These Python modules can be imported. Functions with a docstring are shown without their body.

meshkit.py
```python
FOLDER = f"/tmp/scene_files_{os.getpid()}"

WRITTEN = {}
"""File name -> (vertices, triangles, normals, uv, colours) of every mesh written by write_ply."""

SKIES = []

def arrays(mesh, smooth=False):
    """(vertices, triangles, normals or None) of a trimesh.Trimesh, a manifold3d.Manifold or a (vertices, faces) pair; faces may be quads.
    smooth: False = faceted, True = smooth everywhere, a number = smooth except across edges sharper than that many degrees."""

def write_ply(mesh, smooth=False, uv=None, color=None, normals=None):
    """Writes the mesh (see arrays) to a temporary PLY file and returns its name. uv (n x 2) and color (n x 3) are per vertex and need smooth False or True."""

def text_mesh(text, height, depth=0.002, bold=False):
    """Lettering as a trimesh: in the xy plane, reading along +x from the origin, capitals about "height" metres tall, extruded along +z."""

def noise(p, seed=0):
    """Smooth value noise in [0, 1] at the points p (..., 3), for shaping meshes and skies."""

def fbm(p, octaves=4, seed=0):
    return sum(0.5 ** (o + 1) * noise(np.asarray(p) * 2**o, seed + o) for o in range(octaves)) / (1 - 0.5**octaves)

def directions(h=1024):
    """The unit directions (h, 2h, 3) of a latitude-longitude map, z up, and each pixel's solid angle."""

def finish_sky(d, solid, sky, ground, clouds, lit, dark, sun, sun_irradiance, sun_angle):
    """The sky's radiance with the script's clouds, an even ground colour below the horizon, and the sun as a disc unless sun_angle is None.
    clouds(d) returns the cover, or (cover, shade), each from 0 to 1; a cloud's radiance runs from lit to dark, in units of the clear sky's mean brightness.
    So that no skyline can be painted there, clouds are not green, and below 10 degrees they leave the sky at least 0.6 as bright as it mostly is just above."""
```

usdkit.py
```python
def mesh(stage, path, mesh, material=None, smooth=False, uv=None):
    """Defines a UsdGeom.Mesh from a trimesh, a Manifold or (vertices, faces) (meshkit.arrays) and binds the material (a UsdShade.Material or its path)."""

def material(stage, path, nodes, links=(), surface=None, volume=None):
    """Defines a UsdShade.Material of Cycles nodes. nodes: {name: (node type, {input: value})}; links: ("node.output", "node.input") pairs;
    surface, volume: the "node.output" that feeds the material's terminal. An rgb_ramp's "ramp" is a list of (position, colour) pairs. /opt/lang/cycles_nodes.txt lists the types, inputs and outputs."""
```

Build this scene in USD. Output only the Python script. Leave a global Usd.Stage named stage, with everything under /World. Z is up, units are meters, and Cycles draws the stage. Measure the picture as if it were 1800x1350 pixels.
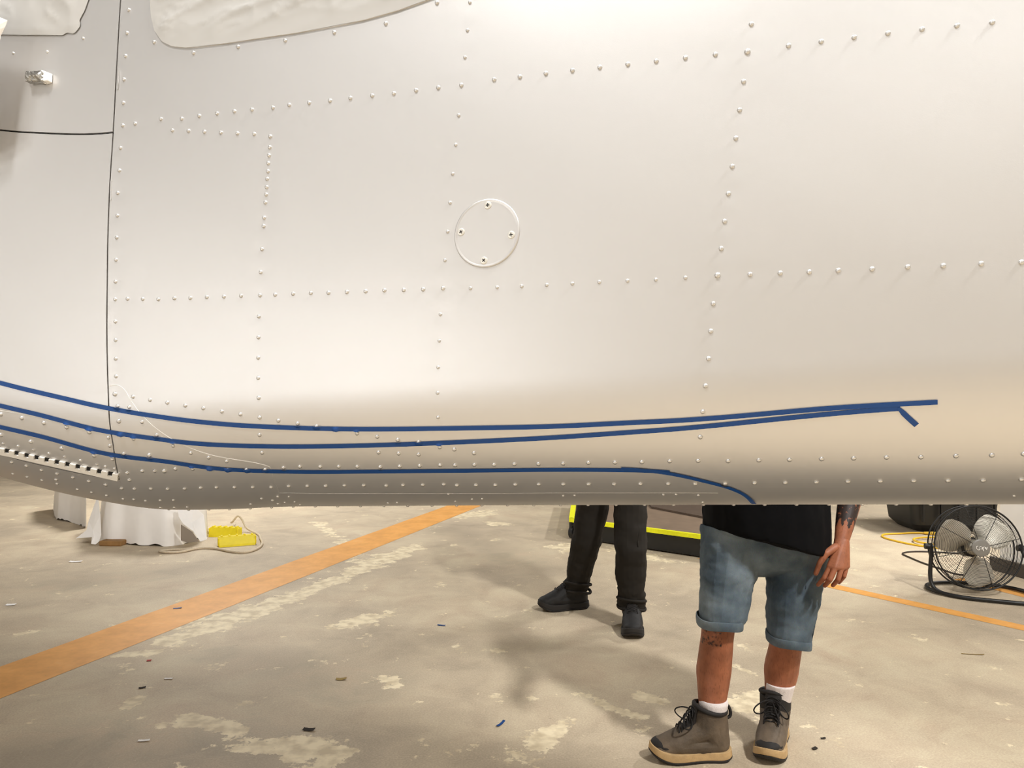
import math, random
import numpy as np, trimesh, manifold3d as m3, meshkit, usdkit
from scipy.interpolate import PchipInterpolator as PCHIP
from scipy.spatial import Delaunay
from shapely.geometry import Polygon, Point
from pxr import Usd, UsdGeom, UsdLux, UsdShade, Sdf, Gf, Vt

random.seed(7); RNG = np.random.default_rng(7)
stage = Usd.Stage.CreateInMemory()
UsdGeom.SetStageUpAxis(stage, UsdGeom.Tokens.z); UsdGeom.SetStageMetersPerUnit(stage, 1.0)
UsdGeom.Xform.Define(stage, '/World')

# ------------------------------------------------------------------ camera, lights, exposure
F, H = 1350.0, 1.42                                   # focal length in pixels of the 1800-wide frame, eye height
cam = UsdGeom.Camera.Define(stage, '/World/camera')
cam.CreateHorizontalApertureAttr(36.0); cam.CreateVerticalApertureAttr(27.0)
cam.CreateFocalLengthAttr(36.0 * F / 1800); cam.CreateClippingRangeAttr(Gf.Vec2f(0.05, 100))
cam.AddTranslateOp().Set(Gf.Vec3d(0, 0, H)); cam.AddRotateXOp().Set(90.0)
cam.CreateExposureAttr(0.0)

WARM, NEUTRAL = (1.0, 0.92, 0.80), (1.0, 0.995, 0.985)
# name, position, aim (downwards when None), width, length, radiance, colour
LAMPS = [
    ('ceiling', (1.0, 0.3, 6.4), None, 0.4, 1.0, 40, NEUTRAL, 'over the aircraft'),
    ('ceiling', (3.9, -0.6, 6.4), None, 0.4, 0.8, 600, NEUTRAL, 'over the right front of the hangar'),
    ('ceiling', (-1.6, -1.4, 6.4), None, 0.4, 1.4, 180, NEUTRAL, 'over the left front of the hangar'),
    ('ceiling', (1.6, 3.8, 6.4), None, 0.4, 1.0, 38, NEUTRAL, 'just behind the aircraft'),
    ('ceiling', (-3.6, 9.8, 4.4), None, 0.4, 1.4, 150, NEUTRAL, 'hung low over the left rear of the hangar'),
    ('ceiling', (5.6, 7.0, 4.6), None, 0.4, 1.4, 180, NEUTRAL, 'hung low over the right rear of the hangar'),
    ('wall', (-4.6, -4.85, 1.45), (-0.2, 1.0, 1.6), 1.0, 2.0, 12, NEUTRAL, 'low on the front wall'),
    ('wall', (-8.85, -3.6, 1.45), (-0.6, 1.0, 1.6), 1.0, 2.2, 12.5, NEUTRAL, 'low on the left wall'),
    ('wall', (-8.85, -2.4, 3.7), (-0.6, 1.0, 1.6), 1.2, 2.6, 2.3, NEUTRAL, 'high on the left wall'),
    ('wall', (-6.0, -4.85, 5.6), (-0.2, 1.0, 1.6), 1.2, 2.8, 3.0, NEUTRAL, 'at the high left end of the front wall'),
    ('wall', (0.6, -4.85, 4.7), (0.2, 1.0, 1.6), 1.0, 2.6, 4.5, NEUTRAL, 'high on the front wall'),
]

# ------------------------------------------------------------------ helpers
used = {}
def numbered(name, parent='/World'):
    k = used.get((parent, name), 0); used[(parent, name)] = k + 1
    return f'{parent}/{name}' if k == 0 else f'{parent}/{name}_{k:03d}'
origin_of = {}
def keys(prim, **kw):
    for k, v in kw.items():
        if v: prim.SetCustomDataByKey(k, v)
    return prim
def thing(name, label, cat, loc=(0, 0, 0), group=None, kind=None):
    p = numbered(name); x = UsdGeom.Xform.Define(stage, p); x.AddTranslateOp().Set(Gf.Vec3d(*map(float, loc)))
    origin_of[p] = np.array(loc, float)
    return keys(x.GetPrim(), label=label, category=cat, group=group, kind=kind)
def put(name, mesh, mat, parent=None, smooth=35, label=None, cat=None, group=None, kind=None, normals=None):
    """ONE mesh; vertices are given in world coordinates and stored relative to the thing's base."""
    pp = '/World' if parent is None else str(parent.GetPath())
    p = numbered(name, pp)
    v, f, n = meshkit.arrays(mesh, smooth if normals is None else False)
    if normals is not None: n = normals
    base = np.zeros(3)
    q = pp
    while q not in ('/World', ''):
        if q in origin_of: base = origin_of[q]; break
        q = q.rsplit('/', 1)[0]
    v = v - base
    m = UsdGeom.Mesh.Define(stage, p)
    if parent is None:                                 # a one-mesh thing: give it an origin at its foot
        o = np.array([v[:, 0].mean(), v[:, 1].mean(), v[:, 2].min()]); v = v - o
        m.AddTranslateOp().Set(Gf.Vec3d(*map(float, o))); origin_of[p] = o
    m.CreatePointsAttr(Vt.Vec3fArray.FromNumpy(v.astype(np.float32)))
    m.CreateFaceVertexCountsAttr(Vt.IntArray.FromNumpy(np.full(len(f), 3, np.int32)))
    m.CreateFaceVertexIndicesAttr(Vt.IntArray.FromNumpy(f.astype(np.int32).ravel()))
    m.CreateSubdivisionSchemeAttr('none')
    if n is not None:
        m.CreateNormalsAttr(Vt.Vec3fArray.FromNumpy(n.astype(np.float32))); m.SetNormalsInterpolation('vertex')
    if mat is not None: UsdShade.MaterialBindingAPI.Apply(m.GetPrim()).Bind(mat)
    return keys(m.GetPrim(), label=label, category=cat, group=group, kind=kind)
def cat_(ms):
    vs, fs, k = [], [], 0
    for m in ms:
        v, f, _ = meshkit.arrays(m, False); vs.append(v); fs.append(f + k); k += len(v)
    return np.vstack(vs), np.vstack(fs)
def unit(a): a = np.asarray(a, float); return a / np.linalg.norm(a)
def ray(px, py): return np.array([(px - 900) / F, 1.0, -(py - 675) / F])
def at(px, py, Y): return np.array([0, 0, H]) + ray(px, py) * Y
def floor_at(px, py): Y = H * F / (py - 675); return np.array([(px - 900) / F * Y, Y, 0.0])
def box(c, size, R=None, bevel=0.0):
    sx, sy, sz = [s / 2 for s in size]
    if bevel > 0:
        b = min(bevel, sx * .9, sy * .9, sz * .9); pts = []
        for i in (-1, 1):
            for j in (-1, 1):
                for k in (-1, 1):
                    pts += [(i * (sx - b), j * (sy - b), k * sz), (i * (sx - b), j * sy, k * (sz - b)), (i * sx, j * (sy - b), k * (sz - b))]
        m = trimesh.convex.convex_hull(np.array(pts)); v, f = np.array(m.vertices), np.array(m.faces)
    else:
        m = trimesh.creation.box(size); v, f = np.array(m.vertices), np.array(m.faces)
    if R is not None: v = v @ np.asarray(R).T
    return v + np.asarray(c), f
def tube(pts, r, sides=8, closed=False):
    pts = np.asarray(pts, float); n = len(pts); rs = np.broadcast_to(np.asarray(r, float), (n,))
    if closed: t = np.roll(pts, -1, 0) - np.roll(pts, 1, 0)
    else: t = np.gradient(pts, axis=0)
    t /= np.maximum(np.linalg.norm(t, axis=1, keepdims=True), 1e-12)
    a = np.cross(t[0], [0, 0, 1.0]);
    if np.linalg.norm(a) < 1e-3: a = np.cross(t[0], [1.0, 0, 0])
    a = unit(a); rings = []
    for i in range(n):
        a = unit(a - t[i] * (a @ t[i])); b = np.cross(t[i], a)
        th = np.arange(sides) * 2 * np.pi / sides
        rings.append(pts[i] + rs[i] * (np.cos(th)[:, None] * a + np.sin(th)[:, None] * b))
    v = np.vstack(rings); f = []
    for i in range(n if closed else n - 1):
        j = (i + 1) % n
        for k in range(sides):
            l = (k + 1) % sides
            f += [(i * sides + k, j * sides + k, j * sides + l), (i * sides + k, j * sides + l, i * sides + l)]
    if not closed:
        c0, c1 = len(v), len(v) + 1; v = np.vstack([v, pts[0], pts[-1]])
        for k in range(sides):
            l = (k + 1) % sides
            f += [(c0, k, l), (c1, (n - 1) * sides + l, (n - 1) * sides + k)]
    return v, np.array(f)[:, ::-1]
def curve(pts, n=40, closed=False):
    pts = np.asarray(pts, float)
    if closed: pts = np.vstack([pts, pts[:1]])
    from scipy.interpolate import CubicSpline
    d = np.r_[0, np.cumsum(np.linalg.norm(np.diff(pts, axis=0), axis=1))]
    cs = CubicSpline(d, pts, bc_type='periodic' if closed else 'not-a-knot') if len(pts) > 2 else None
    u = np.linspace(0, d[-1], n, endpoint=not closed)
    if cs is None: return pts[0] + (pts[1] - pts[0]) * (u / d[-1])[:, None]
    return cs(u)
def grid_faces(nr, nc):
    i = np.arange(nr - 1)[:, None] * nc + np.arange(nc - 1)[None]
    a, b, c, d = i, i + 1, i + nc + 1, i + nc
    return np.vstack([np.stack([a, b, c], -1).reshape(-1, 3), np.stack([a, c, d], -1).reshape(-1, 3)])
def ball(p, r):
    r = np.broadcast_to(np.asarray(r, float), (3,))
    return m3.Manifold.sphere(1.0, 20).scale(tuple(map(float, r))).translate(tuple(map(float, p)))
def chain(nodes, links=None):
    bs = [ball(p, r) for p, r in nodes]
    links = links or [(i, i + 1) for i in range(len(nodes) - 1)]
    return [m3.Manifold.batch_hull([bs[i] for i in l]) for l in links]
def fuse(parts): return m3.Manifold.batch_boolean(parts, m3.OpType.Add)
def soften(man, length, it=12):
    m = man.refine_to_length(length).to_mesh()
    t = trimesh.Trimesh(np.array(m.vert_properties[:, :3], float), np.array(m.tri_verts), process=True)
    trimesh.smoothing.filter_taubin(t, lamb=0.5, nu=0.52, iterations=it)
    return t
def wrinkle(t, amp, freq, seed, squash=(1, 1, 1), mask=None):
    p = np.array(t.vertices); n = np.array(t.vertex_normals)
    d = (meshkit.fbm(p * np.array(squash) * freq + 31.7 * seed, 3, seed) - 0.5) * 2 * amp
    if mask is not None: d = d * mask(p)
    t.vertices = p + n * d[:, None]
    return t
def xf(mesh, R, t):
    v, f, _ = meshkit.arrays(mesh, False)
    return v @ np.asarray(R).T + np.asarray(t), f
def rotz(a): c, s = math.cos(a), math.sin(a); return np.array([[c, -s, 0], [s, c, 0], [0, 0, 1.0]])

# ------------------------------------------------------------------ materials
def lin(r, g, b): return tuple(((c / 255) / 12.92 if c / 255 <= .04045 else (((c / 255) + .055) / 1.055) ** 2.4) for c in (r, g, b))
def simple(name, col, rough=0.5, metal=0.0, var=0.0, scale=30.0, bump=0.0, bscale=200.0, bdist=0.001, spec=0.5, **kw):
    nodes = {'p': ('principled_bsdf', dict(base_color=col, roughness=rough, metallic=metal, specular_ior_level=spec, **kw)),
             'g': ('texture_coordinate', {})}
    links = []
    if var > 0:
        nodes['n'] = ('noise_texture', dict(scale=scale, detail=5.0, roughness=0.6))
        nodes['r'] = ('rgb_ramp', dict(ramp=[(0.25, tuple(c * (1 - var) for c in col)), (0.75, tuple(min(1, c * (1 + var)) for c in col))]))
        links += [('g.object', 'n.vector'), ('n.fac', 'r.fac'), ('r.color', 'p.base_color')]
    if bump > 0:
        nodes['bn'] = ('noise_texture', dict(scale=bscale, detail=4.0))
        nodes['b'] = ('bump', dict(strength=bump, distance=bdist))
        links += [('g.object', 'bn.vector'), ('bn.fac', 'b.height'), ('b.normal', 'p.normal')]
    return usdkit.material(stage, f'/World/Looks/{name}', nodes, links, surface='p.BSDF')

PAINT = simple('satin_silver_paint', lin(216, 214, 212), 0.42, 0.72, var=0.012, scale=3.0, bump=0.25, bscale=700, bdist=0.00015)
RIVETM = simple('rivet_paint', lin(218, 216, 213), 0.36, 0.72)
DARK = simple('gap_black', (0.008, 0.008, 0.008), 0.8)
TAPE = simple('blue_fineline_tape', lin(4, 64, 128), 0.55, bump=0.2, bscale=900, bdist=0.0001)
FILM = simple('white_masking_film', lin(188, 186, 182), 0.36, bump=0.0)
PAPER = simple('white_masking_paper', lin(247, 243, 238), 0.75, var=0.03, scale=9)
FOIL = simple('foil_tape', lin(172, 170, 164), 0.24, 0.9, bump=0.9, bscale=240, bdist=0.0015)
BEAD = simple('sealant_bead', lin(228, 225, 219), 0.4)
HINGE = simple('hinge_primer', lin(240, 237, 231), 0.5)
STEEL = simple('screw_steel', lin(225, 222, 214), 0.3, 0.3)
BLACKP = simple('black_plastic', (0.012, 0.012, 0.012), 0.45, var=0.2, scale=20)
BLACKS = simple('black_steel', (0.018, 0.017, 0.016), 0.4, 0.3)
ALU = simple('fan_aluminium', lin(190, 184, 170), 0.5, 0.6, var=0.12, scale=16)
YEL = simple('yellow_plastic', lin(238, 216, 22), 0.45, var=0.06, scale=25)
YELT = simple('yellow_edge_paint', lin(246, 246, 20), 0.5, var=0.08, scale=40)
ROPE = simple('rope_fibre', lin(214, 198, 172), 0.9, var=0.15, scale=90, bump=0.6, bscale=300, bdist=0.002)
CORDY = simple('yellow_cord_jacket', lin(232, 186, 40), 0.5)
PLY = simple('platform_deck', lin(128, 108, 88), 0.75, var=0.14, scale=7)
WOOD = simple('worn_wood', lin(150, 112, 66), 0.75, var=0.25, scale=14)
WHITEW = simple('wall_white', lin(246, 242, 236), 0.7, var=0.02, scale=2)
WALLM = simple('hangar_wall', lin(172, 166, 156), 0.8, var=0.04, scale=0.8)
CEILM = simple('hangar_ceiling', lin(96, 92, 86), 0.9)
BASEM = simple('dark_base', lin(78, 70, 62), 0.7)
HOUSING = simple('lamp_housing', lin(200, 200, 198), 0.4, 0.2)
SHIRT = simple('black_cotton', (0.004, 0.004, 0.0045), 0.92, bump=0.4, bscale=700, bdist=0.0008, spec=0.15)
TROUS = simple('charcoal_twill', lin(37, 33, 28), 0.85, var=0.15, scale=10, bump=0.3, bscale=500, bdist=0.001, spec=0.25)
SOCK = simple('white_sock_knit', lin(238, 228, 224), 0.9, bump=0.7, bscale=260, bdist=0.002)
LEATHER = simple('dusty_leather', lin(98, 84, 68), 0.7, var=0.5, scale=13, bump=0.5, bscale=140, bdist=0.002)
COLLARM = simple('black_collar', lin(34, 30, 27), 0.75, var=0.2, scale=40)
LACE = simple('black_lace', lin(26, 22, 20), 0.8)
SOLE = simple('tan_rubber', lin(190, 158, 112), 0.75, var=0.18, scale=30, bump=0.4, bscale=160, bdist=0.002)
OUTS = simple('dark_outsole', lin(34, 30, 27), 0.75)
SNEAK = simple('black_sneaker', lin(21, 18, 16), 0.7, var=0.25, scale=40, bump=0.5, bscale=300, bdist=0.0015)
HAIR = simple('dark_hair', lin(32, 24, 18), 0.6, bump=0.6, bscale=300, bdist=0.002)
ORANGE = simple('orange_tab', lin(206, 108, 58), 0.7)
WTAB = simple('white_tab', lin(235, 230, 222), 0.6)
RED = simple('red_scrap', lin(170, 40, 32), 0.7)
LEAF = simple('dry_leaf', lin(150, 126, 70), 0.8)
CREAMC = simple('cream_flake', lin(232, 216, 180), 0.8)
DIRT = simple('dark_crumb', lin(48, 40, 33), 0.9)

DENIM = usdkit.material(stage, '/World/Looks/washed_denim', {
    'g': ('texture_coordinate', {}), 'n': ('noise_texture', dict(scale=7.0, detail=5.0)),
    'r': ('rgb_ramp', dict(ramp=[(0.3, lin(60, 72, 83)), (0.5, lin(92, 104, 112)), (0.72, lin(130, 140, 144))])),
    'm': ('mapping', dict(scale=(900, 900, 120))), 'w': ('noise_texture', dict(scale=1.0, detail=2.0)),
    'x': ('mix_color', dict(blend_type='overlay', fac=0.35)),
    'b': ('bump', dict(strength=0.3, distance=0.001)), 'p': ('principled_bsdf', dict(roughness=0.88, specular_ior_level=0.2))},
    [('g.object', 'n.vector'), ('n.fac', 'r.fac'), ('g.object', 'm.vector'), ('m.vector', 'w.vector'), ('r.color', 'x.a'), ('w.color', 'x.b'),
     ('x.result', 'p.base_color'), ('w.fac', 'b.height'), ('b.normal', 'p.normal')], surface='p.BSDF')

def skin_material(name, col, ink):
    """Skin, with flat ink where the mesh's primvar 'ink' says so."""
    return usdkit.material(stage, f'/World/Looks/{name}', {
        'g': ('texture_coordinate', {}), 'n': ('noise_texture', dict(scale=22.0, detail=6.0)),
        'r': ('rgb_ramp', dict(ramp=[(0.3, tuple(c * .78 for c in col)), (0.7, tuple(c * 1.15 for c in col))])),
        'h': ('noise_texture', dict(scale=1.0, detail=3.0)), 'm': ('mapping', dict(scale=(260, 260, 60))),
        'hr': ('rgb_ramp', dict(ramp=[(0.56, (0, 0, 0)), (0.68, (0.45, 0.45, 0.45))])),
        'hx': ('mix_color', dict(blend_type='mix', b=tuple(c * .35 for c in col))),
        'a': ('attribute', dict(attribute='ink')), 'k': ('noise_texture', dict(scale=85.0, detail=3.0)),
        'kk': ('math', dict(math_type='multiply')), 'kr': ('rgb_ramp', dict(ramp=[(0.30, (0, 0, 0)), (0.42, (1, 1, 1))])),
        'x': ('mix_color', dict(blend_type='mix', b=ink)),
        'p': ('principled_bsdf', dict(roughness=0.52, specular_ior_level=0.4, subsurface_weight=0.08, subsurface_scale=0.006))},
        [('g.object', 'n.vector'), ('n.fac', 'r.fac'), ('g.object', 'm.vector'), ('m.vector', 'h.vector'), ('h.fac', 'hr.fac'), ('hr.color', 'hx.fac'), ('r.color', 'hx.a'),
         ('g.object', 'k.vector'), ('a.fac', 'kk.value1'), ('k.fac', 'kk.value2'),
         ('kk.value', 'kr.fac'), ('kr.color', 'x.fac'), ('hx.result', 'x.a'), ('x.result', 'p.base_color')], surface='p.BSDF')
SKIN = skin_material('tanned_skin', lin(162, 99, 68), lin(50, 38, 33))

FLOORM = usdkit.material(stage, '/World/Looks/worn_concrete', {
    'g': ('geometry', {}),
    'big': ('noise_texture', dict(scale=0.75, detail=4.0, roughness=0.6)),
    'mid': ('noise_texture', dict(scale=3.3, detail=11.0, roughness=0.7, distortion=0.6)),
    'fine': ('noise_texture', dict(scale=120.0, detail=4.0, roughness=0.7)),
    'c1': ('rgb_ramp', dict(ramp=[(0.28, lin(174, 159, 138)), (0.5, lin(196, 179, 153)), (0.72, lin(212, 193, 164))])),
    'c2': ('rgb_ramp', dict(ramp=[(0.28, (0.30, 0.30, 0.30)), (0.5, (0.52, 0.52, 0.52)), (0.72, (0.72, 0.72, 0.72))])),
    'c3': ('rgb_ramp', dict(ramp=[(0.3, (0.30, 0.30, 0.30)), (0.5, (0.5, 0.5, 0.5)), (0.68, (0.74, 0.74, 0.74))])),
    'm1': ('mix_color', dict(blend_type='overlay', fac=0.45)), 'm2': ('mix_color', dict(blend_type='overlay', fac=0.4)),
    'a': ('attribute', dict(attribute='wear')), 's': ('separate_color', {}),
    'pn': ('noise_texture', dict(scale=4.5, detail=10.0, roughness=0.72)),
    'pa': ('math', dict(math_type='multiply_add', value2=4.2)), 'po': ('math', dict(math_type='subtract', value2=2.17)),
    'pr': ('rgb_ramp', dict(ramp=[(0.40, (0, 0, 0)), (0.50, (1, 1, 1))])),
    'mc': ('mix_color', dict(blend_type='mix')), 'pcn': ('noise_texture', dict(scale=16.0, detail=5.0)), 'pcr': ('rgb_ramp', dict(ramp=[(0.35, lin(206, 188, 156)), (0.6, lin(240, 224, 190))])),
    'sp': ('noise_texture', dict(scale=34.0, detail=3.0, roughness=0.6)), 'sr': ('rgb_ramp', dict(ramp=[(0.70, (0, 0, 0)), (0.74, (0.75, 0.75, 0.75))])), 'ms': ('mix_color', dict(blend_type='mix', b=lin(228, 212, 182))),
    'dk': ('noise_texture', dict(scale=21.0, detail=4.0, roughness=0.7)), 'dkr': ('rgb_ramp', dict(ramp=[(0.24, (0.55, 0.55, 0.55)), (0.33, (0, 0, 0))])), 'mk': ('mix_color', dict(blend_type='mix', b=lin(112, 98, 82))),
    'da': ('math', dict(math_type='multiply_add', value2=1.3)), 'do': ('math', dict(math_type='subtract', value2=0.65)),
    'dr': ('rgb_ramp', dict(ramp=[(0.35, (0, 0, 0)), (0.75, (0.6, 0.6, 0.6))])),
    'md': ('mix_color', dict(blend_type='mix', b=lin(138, 125, 108))),
    'b': ('bump', dict(strength=0.35, distance=0.004)),
    'p': ('principled_bsdf', dict(roughness=0.62, specular_ior_level=0.35))},
    [('g.position', 'big.vector'), ('g.position', 'mid.vector'), ('g.position', 'fine.vector'), ('g.position', 'pn.vector'),
     ('big.fac', 'c1.fac'), ('mid.fac', 'c2.fac'), ('fine.fac', 'c3.fac'),
     ('c1.color', 'm1.a'), ('c2.color', 'm1.b'), ('m1.result', 'm2.a'), ('c3.color', 'm2.b'),
     ('a.color', 's.color'),
     ('mid.fac', 'da.value1'), ('s.g', 'da.value3'), ('da.value', 'do.value1'), ('do.value', 'dr.fac'), ('dr.color', 'md.fac'), ('m2.result', 'md.a'),
     ('pn.fac', 'pa.value1'), ('s.r', 'pa.value3'), ('pa.value', 'po.value1'), ('po.value', 'pr.fac'), ('pr.color', 'mc.fac'), ('g.position', 'sp.vector'), ('sp.fac', 'sr.fac'), ('sr.color', 'ms.fac'), ('md.result', 'ms.a'), ('g.position', 'dk.vector'), ('dk.fac', 'dkr.fac'), ('dkr.color', 'mk.fac'), ('ms.result', 'mk.a'), ('mk.result', 'mc.a'), ('g.position', 'pcn.vector'), ('pcn.fac', 'pcr.fac'), ('pcr.color', 'mc.b'),
     ('mc.result', 'p.base_color'), ('mid.fac', 'b.height'), ('b.normal', 'p.normal')], surface='p.BSDF')
LINEM = usdkit.material(stage, '/World/Looks/orange_floor_paint', {
    'g': ('geometry', {}), 'n': ('noise_texture', dict(scale=6.0, detail=8.0, roughness=0.7)), 'n2': ('noise_texture', dict(scale=60.0, detail=4.0)),
    'r': ('rgb_ramp', dict(ramp=[(0.3, lin(216, 152, 76)), (0.6, lin(240, 174, 92)), (0.8, lin(238, 188, 122))])),
    'w': ('rgb_ramp', dict(ramp=[(0.70, (0, 0, 0)), (0.80, (0.8, 0.8, 0.8))])),
    'x': ('mix_color', dict(blend_type='mix', b=lin(150, 128, 100))),
    'p': ('principled_bsdf', dict(roughness=0.5, specular_ior_level=0.4))},
    [('g.position', 'n.vector'), ('g.position', 'n2.vector'), ('n.fac', 'r.fac'), ('n2.fac', 'w.fac'), ('w.color', 'x.fac'), ('r.color', 'x.a'), ('x.result', 'p.base_color')], surface='p.BSDF')

# ------------------------------------------------------------------ the hangar
RX0, RX1, RY0, RY1, RZ = -9.0, 9.0, -5.0, 14.0, 7.0
xs = np.r_[np.linspace(RX0, -4.2, 20)[:-1], np.linspace(-4.2, 4.2, 300), np.linspace(4.2, RX1, 20)[1:]]
ys = np.r_[np.linspace(RY0, 2.2, 20)[:-1], np.linspace(2.2, 9.5, 280), np.linspace(9.5, RY1, 14)[1:]]
gx, gy = np.meshgrid(xs, ys)
fv = np.stack([gx, gy, 0 * gx], -1).reshape(-1, 3)
def seg_mask(p, a, b, ra, rb, w=1.0):
    a, b = floor_at(*a)[:2], floor_at(*b)[:2]; d = b - a
    t = np.clip(((p[:, :2] - a) @ d) / max(d @ d, 1e-9), 0, 1)
    q = np.linalg.norm(p[:, :2] - a - t[:, None] * d, axis=1)
    return w * np.exp(-(q / (ra + (rb - ra) * t)) ** 2)
CREAM = [((296, 1128), (356, 1106), .10, .11), ((352, 1106), (458, 1070), .15, .17), ((450, 1074), (560, 1030), .11, .12), ((560, 1030), (720, 965), .10, .16),
         ((610, 1098), (668, 1080), .11, .11), ((815, 905), (850, 900), .2, .2), ((865, 920), (880, 920), .12, .12), ((330, 1262), (420, 1285), .05, .07),
         ((450, 1310), (540, 1315), .10, .10), ((580, 1345), (600, 1325), .08, .07), ((232, 1240), (246, 1228), .05, .05), ((215, 1150), (258, 1148), .06, .06),
         ((1030, 1222), (1072, 1245), .05, .04), ((1072, 1245), (1130, 1262), .02, .02), ((1125, 1222), (1170, 1236), .05, .04), ((1310, 1240), (1345, 1222), .09, .09),
         ((1290, 1170), (1325, 1185), .035, .03), ((560, 920), (640, 990), .09, .09, .72), ((980, 960), (1000, 968), .15, .12, .85), ((1090, 965), (1160, 985), .15, .12, .85), ((690, 1195), (700, 1205), .06, .06, .8),
         ((910, 1330), (1010, 1260), .10, .06, .6), ((870, 1145), (880, 1150), .06, .06, .8)]
GRIME = [((420, 1150), (640, 1200), .3, .4, .55), ((60, 1330), (380, 1340), .4, .5, .7), ((780, 930), (960, 1000), .4, .4, .5), ((100, 1030), (330, 1000), .4, .4, .5), ((1480, 900), (1600, 930), .8, .8, .6)]
wear = np.zeros((len(fv), 3))
for c in CREAM: wear[:, 0] = np.maximum(wear[:, 0], seg_mask(fv, *c))
for c in GRIME: wear[:, 1] = np.maximum(wear[:, 1], seg_mask(fv, *c))
floor = put('floor', (fv, grid_faces(len(ys), len(xs))), FLOORM, smooth=False, kind='structure', label='worn grey concrete hangar floor with peeling cream patches')
floor.GetPrim()
UsdGeom.PrimvarsAPI(floor).CreatePrimvar('wear', Sdf.ValueTypeNames.Color3fArray, 'vertex').Set(Vt.Vec3fArray.FromNumpy(wear.astype(np.float32)))
def stripe(a, b, width, ext0=0.0, ext1=0.0):
    a, b = floor_at(*a), floor_at(*b); d = unit(b - a); a = a - d * ext0; b = b + d * ext1; n = np.array([-d[1], d[0], 0]) * width / 2
    N = 60; t = np.linspace(0, 1, N)[:, None]; j = (meshkit.fbm(np.c_[t * 40, t * 0, t * 0], 3, 5) - .5)[:, None] * 0.012
    top = np.stack([a + (b - a) * t + n * (1 + j / width), a + (b - a) * t - n * (1 - j / width)], 1).reshape(-1, 3) + [0, 0, .0012]
    return top, grid_faces(N, 2)[:, ::-1]
put('painted_line', stripe((0, 1199), (808, 892), .375, 2.2, 3.0), LINEM, floor, smooth=False, label='wide orange floor line running diagonally away')
put('painted_line', stripe((1480, 1034), (1800, 1104), .115, 1.2, 1.4), LINEM, floor, smooth=False, label='narrow orange floor line in front of the fan')
put('painted_line', stripe((1745, 1032), (1800, 1046), .12, .25, 1.0), LINEM, floor, smooth=False, label='short orange floor line beside the white partition')
put('rubber_mat', box((-.4, 1.5, .006), (7.0, 1.72, .012), None, .004), simple('black_rubber_mat', (0.02, 0.02, 0.02), 0.8), smooth=False, label='black rubber mat on the floor under the aircraft', cat='mat')
def slab(x0, x1, y0, y1, z0, z1): return box(((x0 + x1) / 2, (y0 + y1) / 2, (z0 + z1) / 2), (x1 - x0, y1 - y0, z1 - z0))
put('wall_front', slab(RX0, RX1, RY0 - .2, RY0, 0, RZ), WALLM, smooth=False, kind='structure')
put('wall_back', slab(RX0, RX1, RY1, RY1 + .2, 0, RZ), WALLM, smooth=False, kind='structure')
put('wall_left', slab(RX0 - .2, RX0, RY0 - .2, RY1 + .2, 0, RZ), WALLM, smooth=False, kind='structure')
put('wall_right', slab(RX1, RX1 + .2, RY0 - .2, RY1 + .2, 0, RZ), WALLM, smooth=False, kind='structure')
put('ceiling', slab(RX0 - .2, RX1 + .2, RY0 - .2, RY1 + .2, RZ, RZ + .2), CEILM, smooth=False, kind='structure')
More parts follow.
